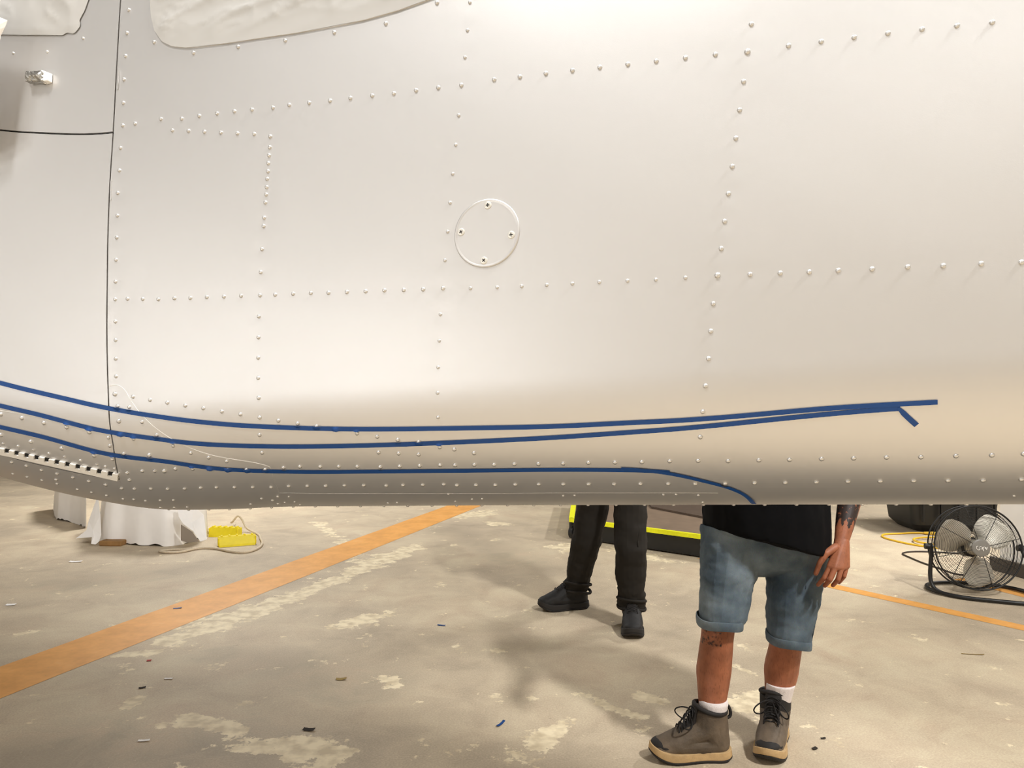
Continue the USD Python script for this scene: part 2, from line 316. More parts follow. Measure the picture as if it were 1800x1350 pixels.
# white partition behind the fan, with a dark base board
pa = floor_at(1757, 1004); pd = unit(floor_at(1800, 1016) - pa); pn = np.array([pd[1], -pd[0], 0]); pn = pn if pn[1] < 0 else -pn
R = np.column_stack([pd, -pn, [0, 0, 1]])
wp = put('partition_wall', box(pa + pd * 1.1 - pn * .06 + [0, 0, 1.35], (2.2, .12, 2.5), R, .004), WHITEW, smooth=False, kind='structure', label='white partition wall behind the floor fan')
put('baseboard', box(pa + pd * 1.04 + pn * .012 + [0, 0, .05], (2.22, .025, .1), R, .003), BASEM, wp, smooth=False, label='dark base board')

for kind, pos, aim, w, l, rad, col, where in LAMPS:
    pos = np.array(pos, float); d = np.array([0, 0, -1.0]) if aim is None else unit(np.array(aim) - pos)
    xax = unit(np.cross([0, 1.0, 0] if aim is None else [0, 0, 1.0], d)); yax = np.cross(-d, xax)
    R = np.column_stack([xax, yax, -d])
    t = thing('ceiling_light' if kind != 'wall' else 'wall_light', 'white metal %s light %s' % (kind, where), 'light', pos)
    size = (l, w) if kind == 'wall' else (w, l)
    put('housing', box(pos - d * .06, (size[0] + .12, size[1] + .12, .1), R, .01), HOUSING, t, smooth=False)
    if kind == 'wall': put('wall_arm', tube([pos - d * .1, [pos[0], RY0 + .0, pos[2]] if pos[0] > -8 else [RX0, pos[1], pos[2]]], .03), HOUSING, t)
    else: put('hanger_rod', tube([pos - d * .1, [pos[0], pos[1], RZ]], .012), HOUSING, t)
    L = UsdLux.RectLight.Define(stage, str(t.GetPath()) + '/lamp')
    L.CreateWidthAttr(size[0]); L.CreateHeightAttr(size[1]); L.CreateIntensityAttr(rad); L.CreateColorAttr(Gf.Vec3f(*col))
    mt = Gf.Matrix4d(1.0); mt.SetRow(0, Gf.Vec4d(*xax, 0)); mt.SetRow(1, Gf.Vec4d(*yax, 0)); mt.SetRow(2, Gf.Vec4d(*(-d), 0)); L.AddTransformOp().Set(mt)
# ------------------------------------------------------------------ the fuselage: stations s along a level axis, profile parameter v round the side
PSI = math.radians(16.5)
AXS = np.array([math.cos(PSI), -math.sin(PSI), 0.0]); OUT = np.array([-math.sin(PSI), -math.cos(PSI), 0.0]); UP = np.array([0, 0, 1.0])
P0 = np.array([0, 1.05, 0.0])
_S = [-3.2, -2.4, -1.5, -1.05, -.85, -.7, -.57, -.45, -.3, 0, .3, .62, 1.2, 2.2, 3.6]
_Z = [1.52, 1.4256, 1.312, 1.233, 1.2028, 1.1914, 1.1976, 1.2074, 1.2152, 1.2304, 1.2444, 1.2591, 1.2853, 1.33, 1.39]
ZB = PCHIP(_S, _Z); ZT = PCHIP([-3.2, -2.2, -1.2, 0.6, 0.9, 1.15, 1.5, 3.6], [2.9, 3.5, 3.6, 3.55, 3.3, 2.55, 2.3, 2.1])
AX, BZ, KQ, HW = 0.17, 0.20, 0.045, 0.56
def zc(s): return ZB(s) + BZ
def side_N(z, s):
    z = np.asarray(z, float); c = zc(s); lo = np.clip((c - z) / BZ, 0, 1)
    return np.where(z < c, -AX * (1 - np.sqrt(1 - lo ** 2)), -KQ * np.clip(z - c, 0, 9) ** 2)
def v_of(z, s):
    c = zc(s); lo = np.clip((c - np.asarray(z, float)) / BZ, 0, 1)
    return np.where(z < c, np.arccos(lo) / (np.pi / 2), 1 + (z - c) / 0.3)
def prof(s, v):
    """(N, z) of the near half: v -1..0 the flat belly from the keel outwards, 0..1 the turn of the bilge, above 1 the side, then the roof."""
    s, v = np.broadcast_arrays(np.asarray(s, float), np.asarray(v, float)); c = zc(s)
    th = np.clip(v, 0, 1) * np.pi / 2
    N = -AX + AX * np.sin(th); z = c - BZ * np.cos(th)
    N = np.where(v < 0, -AX + (HW - AX) * np.clip(v, -1, 0), N); z = np.where(v < 0, c - BZ - 0.004 * np.clip(-v, 0, 1), z)
    zs = ZT(s) - 0.55; vs = 1 + (zs - c) / 0.3
    zz = c + (np.clip(v, 1, vs) - 1) * 0.3
    up = v > 1; N = np.where(up, -KQ * (zz - c) ** 2, N); z = np.where(up, zz, z)
    w = np.clip(v - vs, 0, 1) * np.pi / 2; N0 = -KQ * (zs - c) ** 2; roof = v > vs
    N = np.where(roof, N0 - (HW + N0) * (1 - np.cos(w)), N); z = np.where(roof, zs + 0.55 * np.sin(w), z)
    return N, z
def v_top(s): return 1 + (ZT(s) - 0.55 - zc(s)) / 0.3 + 1
def skin0(s, v, off=0.0):
    N, z = prof(s, v)
    if np.any(off != 0):
        e = 1e-3; N1, z1 = prof(s, np.asarray(v) + e); N2, z2 = prof(s, np.asarray(v) - e)
        dN, dz = N1 - N2, z1 - z2; L = np.sqrt(dN ** 2 + dz ** 2) + 1e-12
        N = N + off * dz / L; z = z - off * dN / L
    return P0 + np.asarray(s)[..., None] * AXS + N[..., None] * OUT + z[..., None] * UP
def hit(px, py):
    """(s, v) where the eye's ray through a pixel of the photograph meets the skin."""
    d = ray(px, py); o = np.array([0, 0, H])
    def g(t):
        p = o + d * t; q = p - P0; s = q @ AXS; return s, p[2], q @ OUT
    lo, hi = 0.4, None
    for t in np.arange(0.5, 2.6, 0.01):
        s, z, n = g(t)
        if z > ZB(s) and n < side_N(z, s): hi = t; break
        lo = t
    if hi is None: return None
    for _ in range(40):
        m = (lo + hi) / 2; s, z, n = g(m)
        if z > ZB(s) and n < side_N(z, s): hi = m
        else: lo = m
    s, z, n = g(hi)
    return float(s), float(v_of(z, s))
def hits(pts):
    r = [hit(*p) for p in pts]; return np.array([q for q in r if q is not None])
def frame(s, v):
    """point, along, round, outward normal"""
    e = 1e-3; p = skin0(np.array(s), np.array(v)); a = unit(skin0(np.array(s + e), np.array(v)) - skin0(np.array(s - e), np.array(v)))
    r = unit(skin0(np.array(s), np.array(v + e)) - skin0(np.array(s), np.array(v - e))); n = unit(np.cross(a, r))
    if n @ OUT < 0 and v > 0.3: n = -n
    if v <= 0.3 and n @ (OUT - UP) < 0: n = -n
    return p, a, r, n

# rivets, read off the photograph in crops: (origin x, origin y, scale, size class, [(x, y) ...])
RIV = [
 (180,160,3,'n',[(110,62),(107,181),(173,172),(310,148),(420,147),(512,132),(607,119),(698,108),(790,99),(901,89),(987,75),(1092,63),(1202,52),(1309,38),(1424,25),(1538,13),
  (371,208),(456,211),(540,216),(627,220),(714,224),(802,227),(886,240),(884,297),(880,340),(876,381),(874,424),(870,464),(867,507),(864,546),(860,588),(853,668),(851,712),(842,834),(835,955),
  (96,300),(91,419),(82,538),(80,657),(76,773),(72,890),(69,1005),(67,1098),(132,1096),(213,1097),(295,1098),(380,1093),(464,1091),(551,1087),(641,1084),(731,1080),(831,1077),(911,1074),(1006,1069),(1100,1065),(1193,1064),(1290,1060),(1389,1056),(1488,1051),(1590,1049),(1692,1046)]),
 (200,0,2.571,'n',[(68,45),(60,149),(53,253),(46,359),(183,191),(362,240),(564,213),(776,184),(997,147),(1230,106),(1461,12)]),
 (700,0,3,'n',[(95,477),(212,462),(333,449),(506,419),(641,404),(778,386),(918,370),(1062,353),(1210,337),(1360,320),(1514,303),(1672,286)]),
 (700,0,3,'s',[(378,12),(365,159),(352,302),(319,608),(303,763),(287,916),(273,1068)]),
 (1200,0,3,'n',[(362,127),(558,241),(730,219),(904,197),(1082,176),(1262,155),(1446,136),(1632,118),(321,429),(300,579),(280,728),(261,877),(241,1021),(221,1167)]),
 (1200,0,3,'b',[(341,272)]),
 (700,380,3,'s',[(260,81),(246,232),(381,380),(521,375),(651,369),(783,362),(918,355),(1060,347),(1209,340),(1358,334),(1514,324),(223,518),(217,657),(211,797),(208,932),(210,1061)]),
 (700,380,3,'n',[(236,380)]), (700,380,3,'b',[(1683,312)]),
 (1200,380,3,'n',[(203,171),(355,307),(514,300),(667,294),(820,286),(998,279),(1186,268),(1373,262),(1573,251),(1785,243),(161,461),(148,606),(136,751),(120,895),(106,1031),(93,1164)]),
 (150,520,4.5,'n',[(237,203),(238,350),(239,497),(241,637),(253,872),(346,880),(376,798),(511,823),(648,845),(789,868),(932,890),(1079,915),(1226,937),(1378,963),(1527,987),(1680,1010),(447,998),(279,1105),(382,1132),(563,1102),(694,1187),
  (1371,163),(1368,328),(1366,489),(1366,650),(1370,807),(1378,1101)]),
 (150,520,4.5,'b',[(233,777),(264,992)]),
 (200,740,6,'n',[(104,347),(1565,335),(811,340),(1000,387),(1192,427),(140,551),(163,625),(298,530),(430,530),(648,507),(830,507),(1018,515),(1205,515),(1400,515),(1598,512),
  (82,713),(218,717),(388,717),(567,719),(746,717),(915,707),(1081,703),(1271,702),(1463,701),(1658,701)]),
 (200,740,6,'b',[(374,363),(532,530)]),
 (200,740,6,'s',[(98,822),(211,827),(336,842),(489,838),(630,836),(1558,820),(1675,838),(1729,799),(1445,877),(1733,873),(494,912),(638,911),(775,907)]),
 (0,700,6,'b',[(8,168),(228,208),(460,260),(700,305),(940,357),(8,388),(322,460),(650,529),(990,605)]),
 (0,700,6,'n',[(1140,416),(1156,503),(1184,645),(123,676),(277,714),(437,759),(602,797),(767,836),(935,876),(1112,914),(592,858)]),
 (0,700,6,'s',[(33,478),(189,507),(350,545),(513,584),(679,619),(847,658),(1020,698),(1109,722),(1207,745),(136,798),(288,831),(443,866),(602,903),(817,960),(967,992),(1125,1026)]),
 (480,740,4.5,'n',[(346,42),(500,72),(665,97),(825,123),(988,148),(1152,167),(836,247),(995,256),(1153,264),(1319,206),(1434,224),(1590,254),
  (83,369),(213,361),(374,361),(520,360),(667,360),(849,363),(1002,358),(1160,354),(1322,348),(1440,349),(1592,346),(1749,345),
  (123,517),(270,515),(416,514),(564,510),(716,509),(895,511),(1027,507),(1184,505),(1350,502),(1453,509),(1604,507),(1757,506)]),
 (480,740,4.5,'t',[(38,600),(124,600),(93,645),(171,640),(38,655),(214,661),(908,648),(981,644),(1386,579),(1442,635),(1573,618),(1652,615)]),
 (850,700,3.6,'n',[(195,416),(347,415),(504,412),(664,407),(832,405),(1002,403),(1178,397),(1358,395),(1548,397),(1742,392),(200,546),(349,545),(504,544),(664,544),(825,544),(992,542),(1167,542),(1339,542),(1528,540),(1714,537)]),
 (850,700,3.6,'t',[(503,617),(575,615),(1137,610),(1217,609),(1358,614),(1386,658)]),
 (1400,780,4.5,'n',[(199,120),(453,115),(713,108),(985,106),(1262,97),(1546,91),(1798,80),(-55,126),(156,305),(406,300),(662,298),(925,295),(1198,293),(1475,291),(1778,283),(-90,309)]),
 (1400,780,4.5,'t',[(1720,413)]),
 (0,0,3.97,'s',[(580,267),(328,360),(91,370)]),
]
RR = dict(t=.0020, s=.0027, n=.0033, b=.0041)
rivets = []
for ox, oy, sc, cl, pts in RIV:
    for x, y in pts:
        px, py = ox + x / sc, oy + y / sc; h = hit(px, py)
        if h: rivets.append((px, py, h[0], h[1], cl))
riv_sv = np.array([(r[2], r[3]) for r in rivets]); riv_p = np.array([skin0(np.array(r[2]), np.array(r[3])) for r in rivets])
# the sheet is drawn in a little round the rivets of the frames (vertical rows)
dent_on = np.array([(1.0 if (r[0] < 230 or 440 < r[0] < 480 or 762 < r[0] < 835 or 1225 < r[0] < 1325) else 0.35) * (1.0 if 330 < r[1] < 800 else .45) for r in rivets])
def dent(P, s, v):
    d = np.zeros(len(P)); 
    for p, w in zip(riv_p, dent_on):
        q = ((P - p) ** 2).sum(1); k = q < .0016
        d[k] -= 0.00030 * w * np.exp(-q[k] / (2 * .0095 ** 2))
    pill = .0007 * (np.sin(s * 5.3 + 1.1 + .8 * np.sin(v * 1.7)) * np.sin(v * 2.1 + .4 + s * 1.3) + .45 * np.sin(s * 11.7 + v * 2.3 + .7) * np.sin(v * 3.9 - s * 2.1 + 2.2) + .12 * np.sin(s * 27 + v * 4.1) * np.sin(v * 9.3 + s * 5))
    return d + pill * np.clip(v, 0, 1)
def skin1(s, v, off=0.0):
    s, v = np.broadcast_arrays(np.atleast_1d(np.asarray(s, float)), np.atleast_1d(np.asarray(v, float))); P = skin0(s, v); n = skin0(s, v, off=np.full(len(s), 1.0)) - P
    return P + n * (dent(P, s, v) + off)[:, None]
def panel(name, S, V, mat, parent, flange=0.006, label=None, edges='lrtb'):
    """A skin sheet on a grid of (s, v), its edges turned in."""
    nr, nc = S.shape; s, v = S.ravel(), V.ravel(); P = skin0(s, v); P2 = skin0(s, v, off=np.full(len(s), 1.0)); nrm = P2 - P
    P = P + nrm * dent(P, s, v)[:, None]
    f = grid_faces(nr, nc); fn = np.cross(P[f[:, 1]] - P[f[:, 0]], P[f[:, 2]] - P[f[:, 0]])
    if (fn * nrm[f[:, 0]]).sum() < 0: f = f[:, ::-1]; fn = -fn
    n = np.zeros_like(P)
    for k in range(3): np.add.at(n, f[:, k], fn)
    n /= np.maximum(np.linalg.norm(n, axis=1, keepdims=True), 1e-12)
    vs, fs, ns = [P], [f], [n]; base = len(P); G = np.arange(nr * nc).reshape(nr, nc)
    for e, idx in (('b', G[0]), ('t', G[-1]), ('l', G[:, 0]), ('r', G[:, -1])):
        if e not in edges: continue
        a = P[idx]; b = a - nrm[idx] * flange; m = len(idx); ff = grid_faces(2, m)
        t = np.gradient(a, axis=0); en = np.cross(t, nrm[idx]); en /= np.linalg.norm(en, axis=1, keepdims=True)
        ctr = P[G[nr // 2, nc // 2]]
        if ((a.mean(0) - ctr) @ en.mean(0)) < 0: en = -en
        q = np.vstack([a, b]); fq = np.cross(q[ff[:, 1]] - q[ff[:, 0]], q[ff[:, 2]] - q[ff[:, 0]])
        if (fq.sum(0) @ en.mean(0)) < 0: ff = ff[:, ::-1]
        vs.append(q); fs.append(ff + base); ns.append(np.vstack([en, en])); base += 2 * m
    return put(name, (np.vstack(vs), np.vstack(fs)), mat, parent, normals=np.vstack(ns), label=label)

craft = thing('aircraft', 'large satin silver riveted aircraft fuselage filling the upper picture', 'airplane', (0.1, 1.6, 1.19))
seam_px = [(216, -30), (212, 0), (207, 80), (203, 150), (198.5, 235), (193, 330), (189, 450), (187.5, 560), (188.5, 650), (191, 720), (197, 775), (204, 820), (210.5, 848)]
sh = hits(seam_px); o_ = np.argsort(sh[:, 1]); SEAM = PCHIP(sh[o_, 1], sh[o_, 0], extrapolate=True); VLO = float(sh[:, 1].min())
vk = np.unique(np.r_[-1, -.6, -.3, -.1, np.linspace(0, 1, 56), np.linspace(1, 3.5, 180)])
VMAX = 3.5
SM0, SM1 = -3.2, 3.6
hl = hits([(-60, 783), (0, 797.5), (104, 821), (209, 845.5)]); o_ = np.argsort(hl[:, 0]); VH = np.polynomial.Polynomial.fit(hl[:, 0], hl[:, 1], 1)   # lower edge of the hinge
dl = hits([(-30, 227), (0, 228.5), (100, 231.5), (198, 235)]); VD = np.polynomial.Polynomial.fit(dl[:, 0], dl[:, 1], 1)                           # lower edge of the door
GAP = 0.0013
def seam_s(v): return SEAM(np.clip(v, VLO, float(sh[:, 1].max())))
# main skin aft of the seam
u = np.unique(np.r_[np.linspace(0, .60, 330), np.linspace(.60, 1, 40)])
S0 = seam_s(vk) + GAP
S = S0[:, None] + (SM1 - S0)[:, None] * (u[None] ** 1.0) * 1.0
uu = np.r_[np.linspace(0, 1.75, 400)[:-1], np.linspace(1.75, SM1 + .9, 30)]
S = np.minimum(S0[:, None] + uu[None], SM1); S = S0[:, None] + uu[None] * ((SM1 - S0) / uu[-1])[:, None]
V = np.broadcast_to(vk[:, None], S.shape)
panel('skin_panel', S, V.copy(), PAINT, craft, label='main side skin with long rivet rows', edges='l')
# belly forward of the seam, under the hinge
ub = np.linspace(0, 1, 150)
s1 = float(seam_s(VH(SEAM(VLO)))) + GAP
Sb = SM0 + (s1 - SM0) * ub ** .6
vt = np.clip(VH(Sb), .2, 1.0) - .004
w = np.unique(np.r_[-1, -.6, -.3, -.1, 0])
rows = [np.full(len(Sb), x) for x in w] + [vt * k for k in np.linspace(0, 1, 34)[1:]]
Vb = np.array(rows); Sg = np.broadcast_to(Sb, Vb.shape).copy()
S_right = seam_s(Vb[:, -1]) + GAP
panel('belly_panel', Sg + np.where(np.arange(Sg.shape[1])[None] == Sg.shape[1] - 1, (S_right - Sb[-1])[:, None], 0), Vb, PAINT, craft, label='belly skin below the piano hinge', edges='t')
# lower forward panel between hinge and door, then the door
def between(lo, hi, nrow, ncol, s_left, gaplo=.004, gaphi=.004):
    k = np.linspace(0, 1, nrow)[:, None]; q = 1 - (1 - np.linspace(0, 1, ncol)[None]) ** 1.6
    V = np.full((nrow, ncol), 1.5); S = np.zeros((nrow, ncol))
    for _ in range(6):
        S = s_left + (seam_s(V) - GAP - s_left) * q; V = (lo(S) + gaplo) * (1 - k) + (hi(S) - gaphi) * k
    return S, V
S, V = between(VH, VD, 130, 190, SM0, .002, .004)
panel('access_panel', S, V, PAINT, craft, label='hinged lower panel forward of the seam', edges='rtb')
S, V = between(VD, lambda s: 0 * s + VMAX, 80, 150, SM0, .006, 0)
door = panel('door', S, V, PAINT, craft, label='cabin door with a foil-taped latch', edges='rb')
# roof and far half as one sheet, and both end caps
sf = np.linspace(SM0, SM1, 90); rows = []
for k in np.linspace(0, 1, 30): rows.append(skin0(sf, VMAX + (v_top(sf) - VMAX) * k))
vfar = [np.full(len(sf), x) for x in (0, .25, .5, .75, 1.0)]
def mirror(P): q = P - P0; n = q @ OUT; return P + (2 * (-HW - n))[:, None] * OUT
for k in np.linspace(1, 0, 60): rows.append(mirror(skin0(sf, 1 + (v_top(sf) - 1) * k)))
for x in np.linspace(1, -1, 40): rows.append(mirror(skin0(sf, np.full(len(sf), x))))
Pf = np.array(rows); ff = grid_faces(*Pf.shape[:2]); Pf = Pf.reshape(-1, 3)
fn = np.cross(Pf[ff[:, 1]] - Pf[ff[:, 0]], Pf[ff[:, 2]] - Pf[ff[:, 0]]).sum(0)
put('far_skin', (Pf, ff), PAINT, craft, smooth=True)
for se, nm in ((SM0, 'nose_bulkhead'), (SM1, 'tail_bulkhead')):
    ring = np.vstack([skin0(np.full(80, se), np.linspace(-1, float(v_top(se)), 80)), mirror(skin0(np.full(80, se), np.linspace(-1, float(v_top(se)), 80)))[::-1]])
    c = ring.mean(0) + AXS * (-.5 if se < 0 else .35); rr = [ring]
    for k in (.2, .4, .6, .8): rr.append(ring * math.sqrt(1 - k * k) + (ring.mean(0) + (c - ring.mean(0)) * k) * (1 - math.sqrt(1 - k * k)) + (c - ring.mean(0)) * k * math.sqrt(1 - k * k) * .9)
    vv = np.vstack(rr + [[c]]); n_ = len(ring); fs = []
    for i in range(4):
        for k in range(n_): fs += [(i * n_ + k, i * n_ + (k + 1) % n_, (i + 1) * n_ + (k + 1) % n_), (i * n_ + k, (i + 1) * n_ + (k + 1) % n_, (i + 1) * n_ + k)]
    for k in range(n_): fs.append((4 * n_ + k, 4 * n_ + (k + 1) % n_, len(vv) - 1))
    put(nm, (vv, np.array(fs)), PAINT, craft, smooth=True)
# dark seal behind the door gaps
def ribbon(sv, half, off, thick=0.0):
    """A strip of the surface along the points sv, 2 * half wide, off above it."""
    sv = np.asarray(sv); P = skin0(sv[:, 0], sv[:, 1]); P1 = skin0(sv[:, 0], sv[:, 1], off=np.full(len(sv), 1.0)); n = P1 - P
    t = np.gradient(P, axis=0); t /= np.linalg.norm(t, axis=1, keepdims=True); b = np.cross(n, t)
    half = np.broadcast_to(half, len(sv))[:, None]
    a, c = P + b * half + n * off, P - b * half + n * off
    if thick: a2, c2 = a + n * thick, c + n * thick; q = np.stack([a, a2, c2, c], 1)
    else: q = np.stack([a, c], 1)
    m = q.shape[1]; f = grid_faces(len(sv), m); q = q.reshape(-1, 3)
    if thick:
        e = (len(sv) - 1) * m; f = np.vstack([f, [[0, 1, 2], [0, 2, 3]], [[e, e + 2, e + 1], [e, e + 3, e + 2]]])
    return q, f
vv = np.linspace(VLO, VMAX, 120)
put('seam_seal', ribbon(np.c_[SEAM(np.clip(vv, VLO, sh[:, 1].max())), vv], .009, -.0045), DARK, craft, label='dark gap along the upright seam')
ss = np.linspace(SM0, float(SEAM(VD(-.85))), 80)
put('seam_seal', ribbon(np.c_[ss, VD(ss)], .008, -.0045), DARK, craft, label='dark gap under the door')

# rivets: the 300 largest one by one, the rest as one part
def dome(R, hgt):
    rings = [(1.0, -.0002), (.97, hgt * .35), (.78, hgt * .78), (.42, hgt * .97)]; n = 8; v = []; f = []
    for r, h in rings: v += [(R * r * math.cos(2 * math.pi * k / n), R * r * math.sin(2 * math.pi * k / n), h) for k in range(n)]
    v.append((0, 0, hgt)); 
    for i in range(3):
        for k in range(n): f += [(i * n + k, i * n + (k + 1) % n, (i + 1) * n + (k + 1) % n), (i * n + k, (i + 1) * n + (k + 1) % n, (i + 1) * n + k)]
    for k in range(n): f.append((3 * n + k, 3 * n + (k + 1) % n, len(v) - 1))
    return np.array(v), np.array(f)
def rivet_mesh(s, v, cl):
    p, a, r, n = frame(s, v); d = dent(p[None], np.array([s]), np.array([v]))[0]
    V, f = dome(RR[cl], RR[cl] * .74); return p + n * d + V[:, :1] * a + V[:, 1:2] * r + V[:, 2:] * n, (f if np.cross(a, r) @ n > 0 else f[:, ::-1])
rank = sorted(range(len(rivets)), key=lambda i: -RR[rivets[i][4]] * F / riv_p[i][1] * (0.35 if rivets[i][1] > 868 else 1))
big = set(rank[:298])
for i in rank[:298]: put('rivet', rivet_mesh(*rivets[i][2:]), RIVETM, craft, smooth=True)
small = [rivet_mesh(*rivets[i][2:]) for i in rank[298:]]
for s in np.arange(-1.0, .62, .043):
    for vq in (.045, -.02): small.append(rivet_mesh(s + (.02 if vq < 0 else 0), vq, 's'))
put('small_belly_rivets', cat_(small), RIVETM, craft, smooth=True, kind='stuff', label='tiny rivets along the belly edge')

# round inspection cover with four cross-head screws
cs, cv = hit(855.5, 410)
def on(s, v): return skin0(np.array(s), np.array(v))
def disc(px, py, R, prof_, n=64, center=None):
    s0, v0 = hit(px, py); v = []; th = np.arange(n) * 2 * np.pi / n
    for r, h in prof_: v.append(skin1(s0 + R * r * np.cos(th), v0 + R * r * np.sin(th) / .3, off=np.full(n, h)))
    v = np.vstack(v + [skin1(np.array([s0]), np.array([v0]), off=np.array([prof_[-1][1]]))]); f = []
    for i in range(len(prof_) - 1):
        for k in range(n): f += [(i * n + k, i * n + (k + 1) % n, (i + 1) * n + (k + 1) % n), (i * n + k, (i + 1) * n + (k + 1) % n, (i + 1) * n + k)]
    for k in range(n): f.append(((len(prof_) - 1) * n + k, (len(prof_) - 1) * n + (k + 1) % n, len(v) - 1))
    return v, np.array(f)
RC = .0475
cover = put('inspection_cover', disc(855.5, 410, RC, [(1.0, -.0005), (1.0, .0010), (.985, .0019), (.955, .0022), (.93, .0016), (.9, .0015), (.3, .0015)]), PAINT, craft, smooth=50, label='round inspection cover held by four screws')
for (x, y), tw in zip([(858, 361), (811, 408), (899, 413), (851, 458)], (0, .5, .1, .75)):
    s0, v0 = hit(x, y); p, a, r, n = frame(s0, v0); p = p + n * (.0014 + dent(p[None], np.array([s0]), np.array([v0]))[0])
    def ring_(prof_, R, m=20):
        V = np.vstack([[(R * q * math.cos(t), R * q * math.sin(t), h) for t in np.arange(m) * 2 * np.pi / m] for q, h in prof_]); f = []
        for i in range(len(prof_) - 1):
            for k in range(m): f += [(i * m + k, i * m + (k + 1) % m, (i + 1) * m + (k + 1) % m), (i * m + k, (i + 1) * m + (k + 1) % m, (i + 1) * m + k)]
        return V, np.array(f + [((len(prof_) - 1) * m, (len(prof_) - 1) * m + k, (len(prof_) - 1) * m + k + 1) for k in range(1, m - 1)])
    B = np.column_stack([a, r, n]); q, f = ring_([(1.0, -.0006), (.98, .0006), (.85, .0011), (.5, .0013)], .0054)
    put('screw', (q @ B.T + p, f), STEEL, cover, smooth=40)
    q, f = ring_([(1.28, .0003), (1.12, .00031), (1.0, .00032)], .0054); f = f[: 20 * 2 * 2]
    put('countersink', (q @ B.T + p - n * .0001, f), DARK, cover, smooth=False) if False else None
    cr = Polygon([(-.0026, -.0006), (-.0006, -.0006), (-.0006, -.0026), (.0006, -.0026), (.0006, -.0006), (.0026, -.0006), (.0026, .0006), (.0006, .0006), (.0006, .0026), (-.0006, .0026), (-.0006, .0006), (-.0026, .0006)])
    ex = trimesh.creation.extrude_polygon(cr, .0005, engine='earcut'); q = np.array(ex.vertices) @ rotz(tw).T + [0, 0, .0010]
    put('cross_recess', (q @ B.T + p, np.array(ex.faces)), DARK, cover, smooth=False)

# sealant beads of the doubler edges, the window surround
def bead(pts, r, name, label, mat=BEAD, lift=-.35, n=120):
    sv = hits(pts); c = curve(sv, n); P = skin1(c[:, 0], c[:, 1], off=np.full(n, r * lift)); return put(name, tube(P, r, 8), mat, craft, smooth=True, label=label)
bead([(191, 679), (205, 677), (214, 681), (224, 694), (245, 725), (270, 750), (300, 771), (345, 792), (400, 806), (466, 818), (474, 821)], .00065, 'sealant_bead', 'pale sealant line sweeping aft from the seam')
bead([(474, 821), (478, 832), (484, 850), (490, 865), (489, 870)], .0006, 'sealant_bead', 'short sealant line at the end of the doubler', mat=PAINT)
bead([(-60, 711), (0, 721.5), (60, 732), (110, 745), (135, 751)], .0006, 'sealant_bead', 'pale sealant line under the middle blue tape')
bead([(490, 867), (700, 867.5), (900, 867), (1100, 866.5), (1262, 867)], .0003, 'sealant_bead', 'lap edge low on the belly', mat=PAINT)
WIN = [(267, -60), (267, 0), (269, 30), (275, 55), (288, 73), (305, 81), (330, 83.5), (400, 76), (520, 58), (640, 35), (700, 18), (760, -3), (840, -40)]
bead(WIN, .0012, 'window_surround', 'raised rim of the masked cabin window', mat=PAINT, lift=.1)

# piano hinge: leaf, dark backing and separate knuckles between the slots
top0, top1 = np.array((0, 786.5)), np.array((209, 832.5)); bot0, bot1 = np.array((0, 798.0)), np.array((207.5, 844.5))
def hp(u, w): a = top0 + (top1 - top0) * u; b = bot0 + (bot1 - bot0) * u; return a * (1 - w) + b * w
def quad_block(u0, u1, w0, w1, o0, o1, n=6):
    V = []
    for u in np.linspace(u0, u1, n):
        h0, h1 = hit(*hp(u, w0)), hit(*hp(u, w1))
        V += [skin1(h0[0], h0[1], np.array([o]))[0] if False else skin1(hh[0], hh[1], np.array([o]))[0] for hh, o in ((h0, o0), (h0, o1), (h1, o1), (h1, o0))]
    f = []
    for i in range(n - 1):
        for k in range(4): l = (k + 1) % 4; f += [(i * 4 + k, i * 4 + l, i * 4 + 4 + l), (i * 4 + k, i * 4 + 4 + l, i * 4 + 4 + k)]
    e = 4 * (n - 1); f += [(0, 2, 1), (0, 3, 2), (e, e + 1, e + 2), (e, e + 2, e + 3)]
    return np.array(V), np.array(f)
hinge = put('piano_hinge', quad_block(-.32, 1.0, .5, 1.0, -.001, .0024, 16), HINGE, craft, smooth=False, label='pale piano hinge along the lower forward panel')
put('hinge_shadow_gap', quad_block(-.32, 1.0, .02, .5, -.001, .0006, 16), DARK, hinge, smooth=False, label='dark slots of the hinge')
slots = [x / 1255 for x in (-125, -22, 82, 185, 290, 395, 502, 610, 720, 831, 943, 1056, 1172)]; hs = 25 / 1255
edges = [(-.32, slots[0] - hs)] + [(a + hs, b - hs) for a, b in zip(slots[:-1], slots[1:])] + [(slots[-1] + hs, 1.0)]
for a, b in edges: put('hinge_knuckle', quad_block(a, b, 0, .52, -.001, .0034, 3), HINGE, hinge, smooth=False)
e = hits([(209, 836), (214, 849), (206, 846)]); 
# rubbing blocks on the seam edge
for (x, y0, y1) in ((208.6, 122, 157), (196.2, 318, 352)):
    sv = hits([(x, y0), (x - .6, (y0 + y1) / 2), (x - 1.2, y1)]); put('seam_clip', ribbon(sv, .0013, .0, .0012), RIVETM, craft, smooth=False)

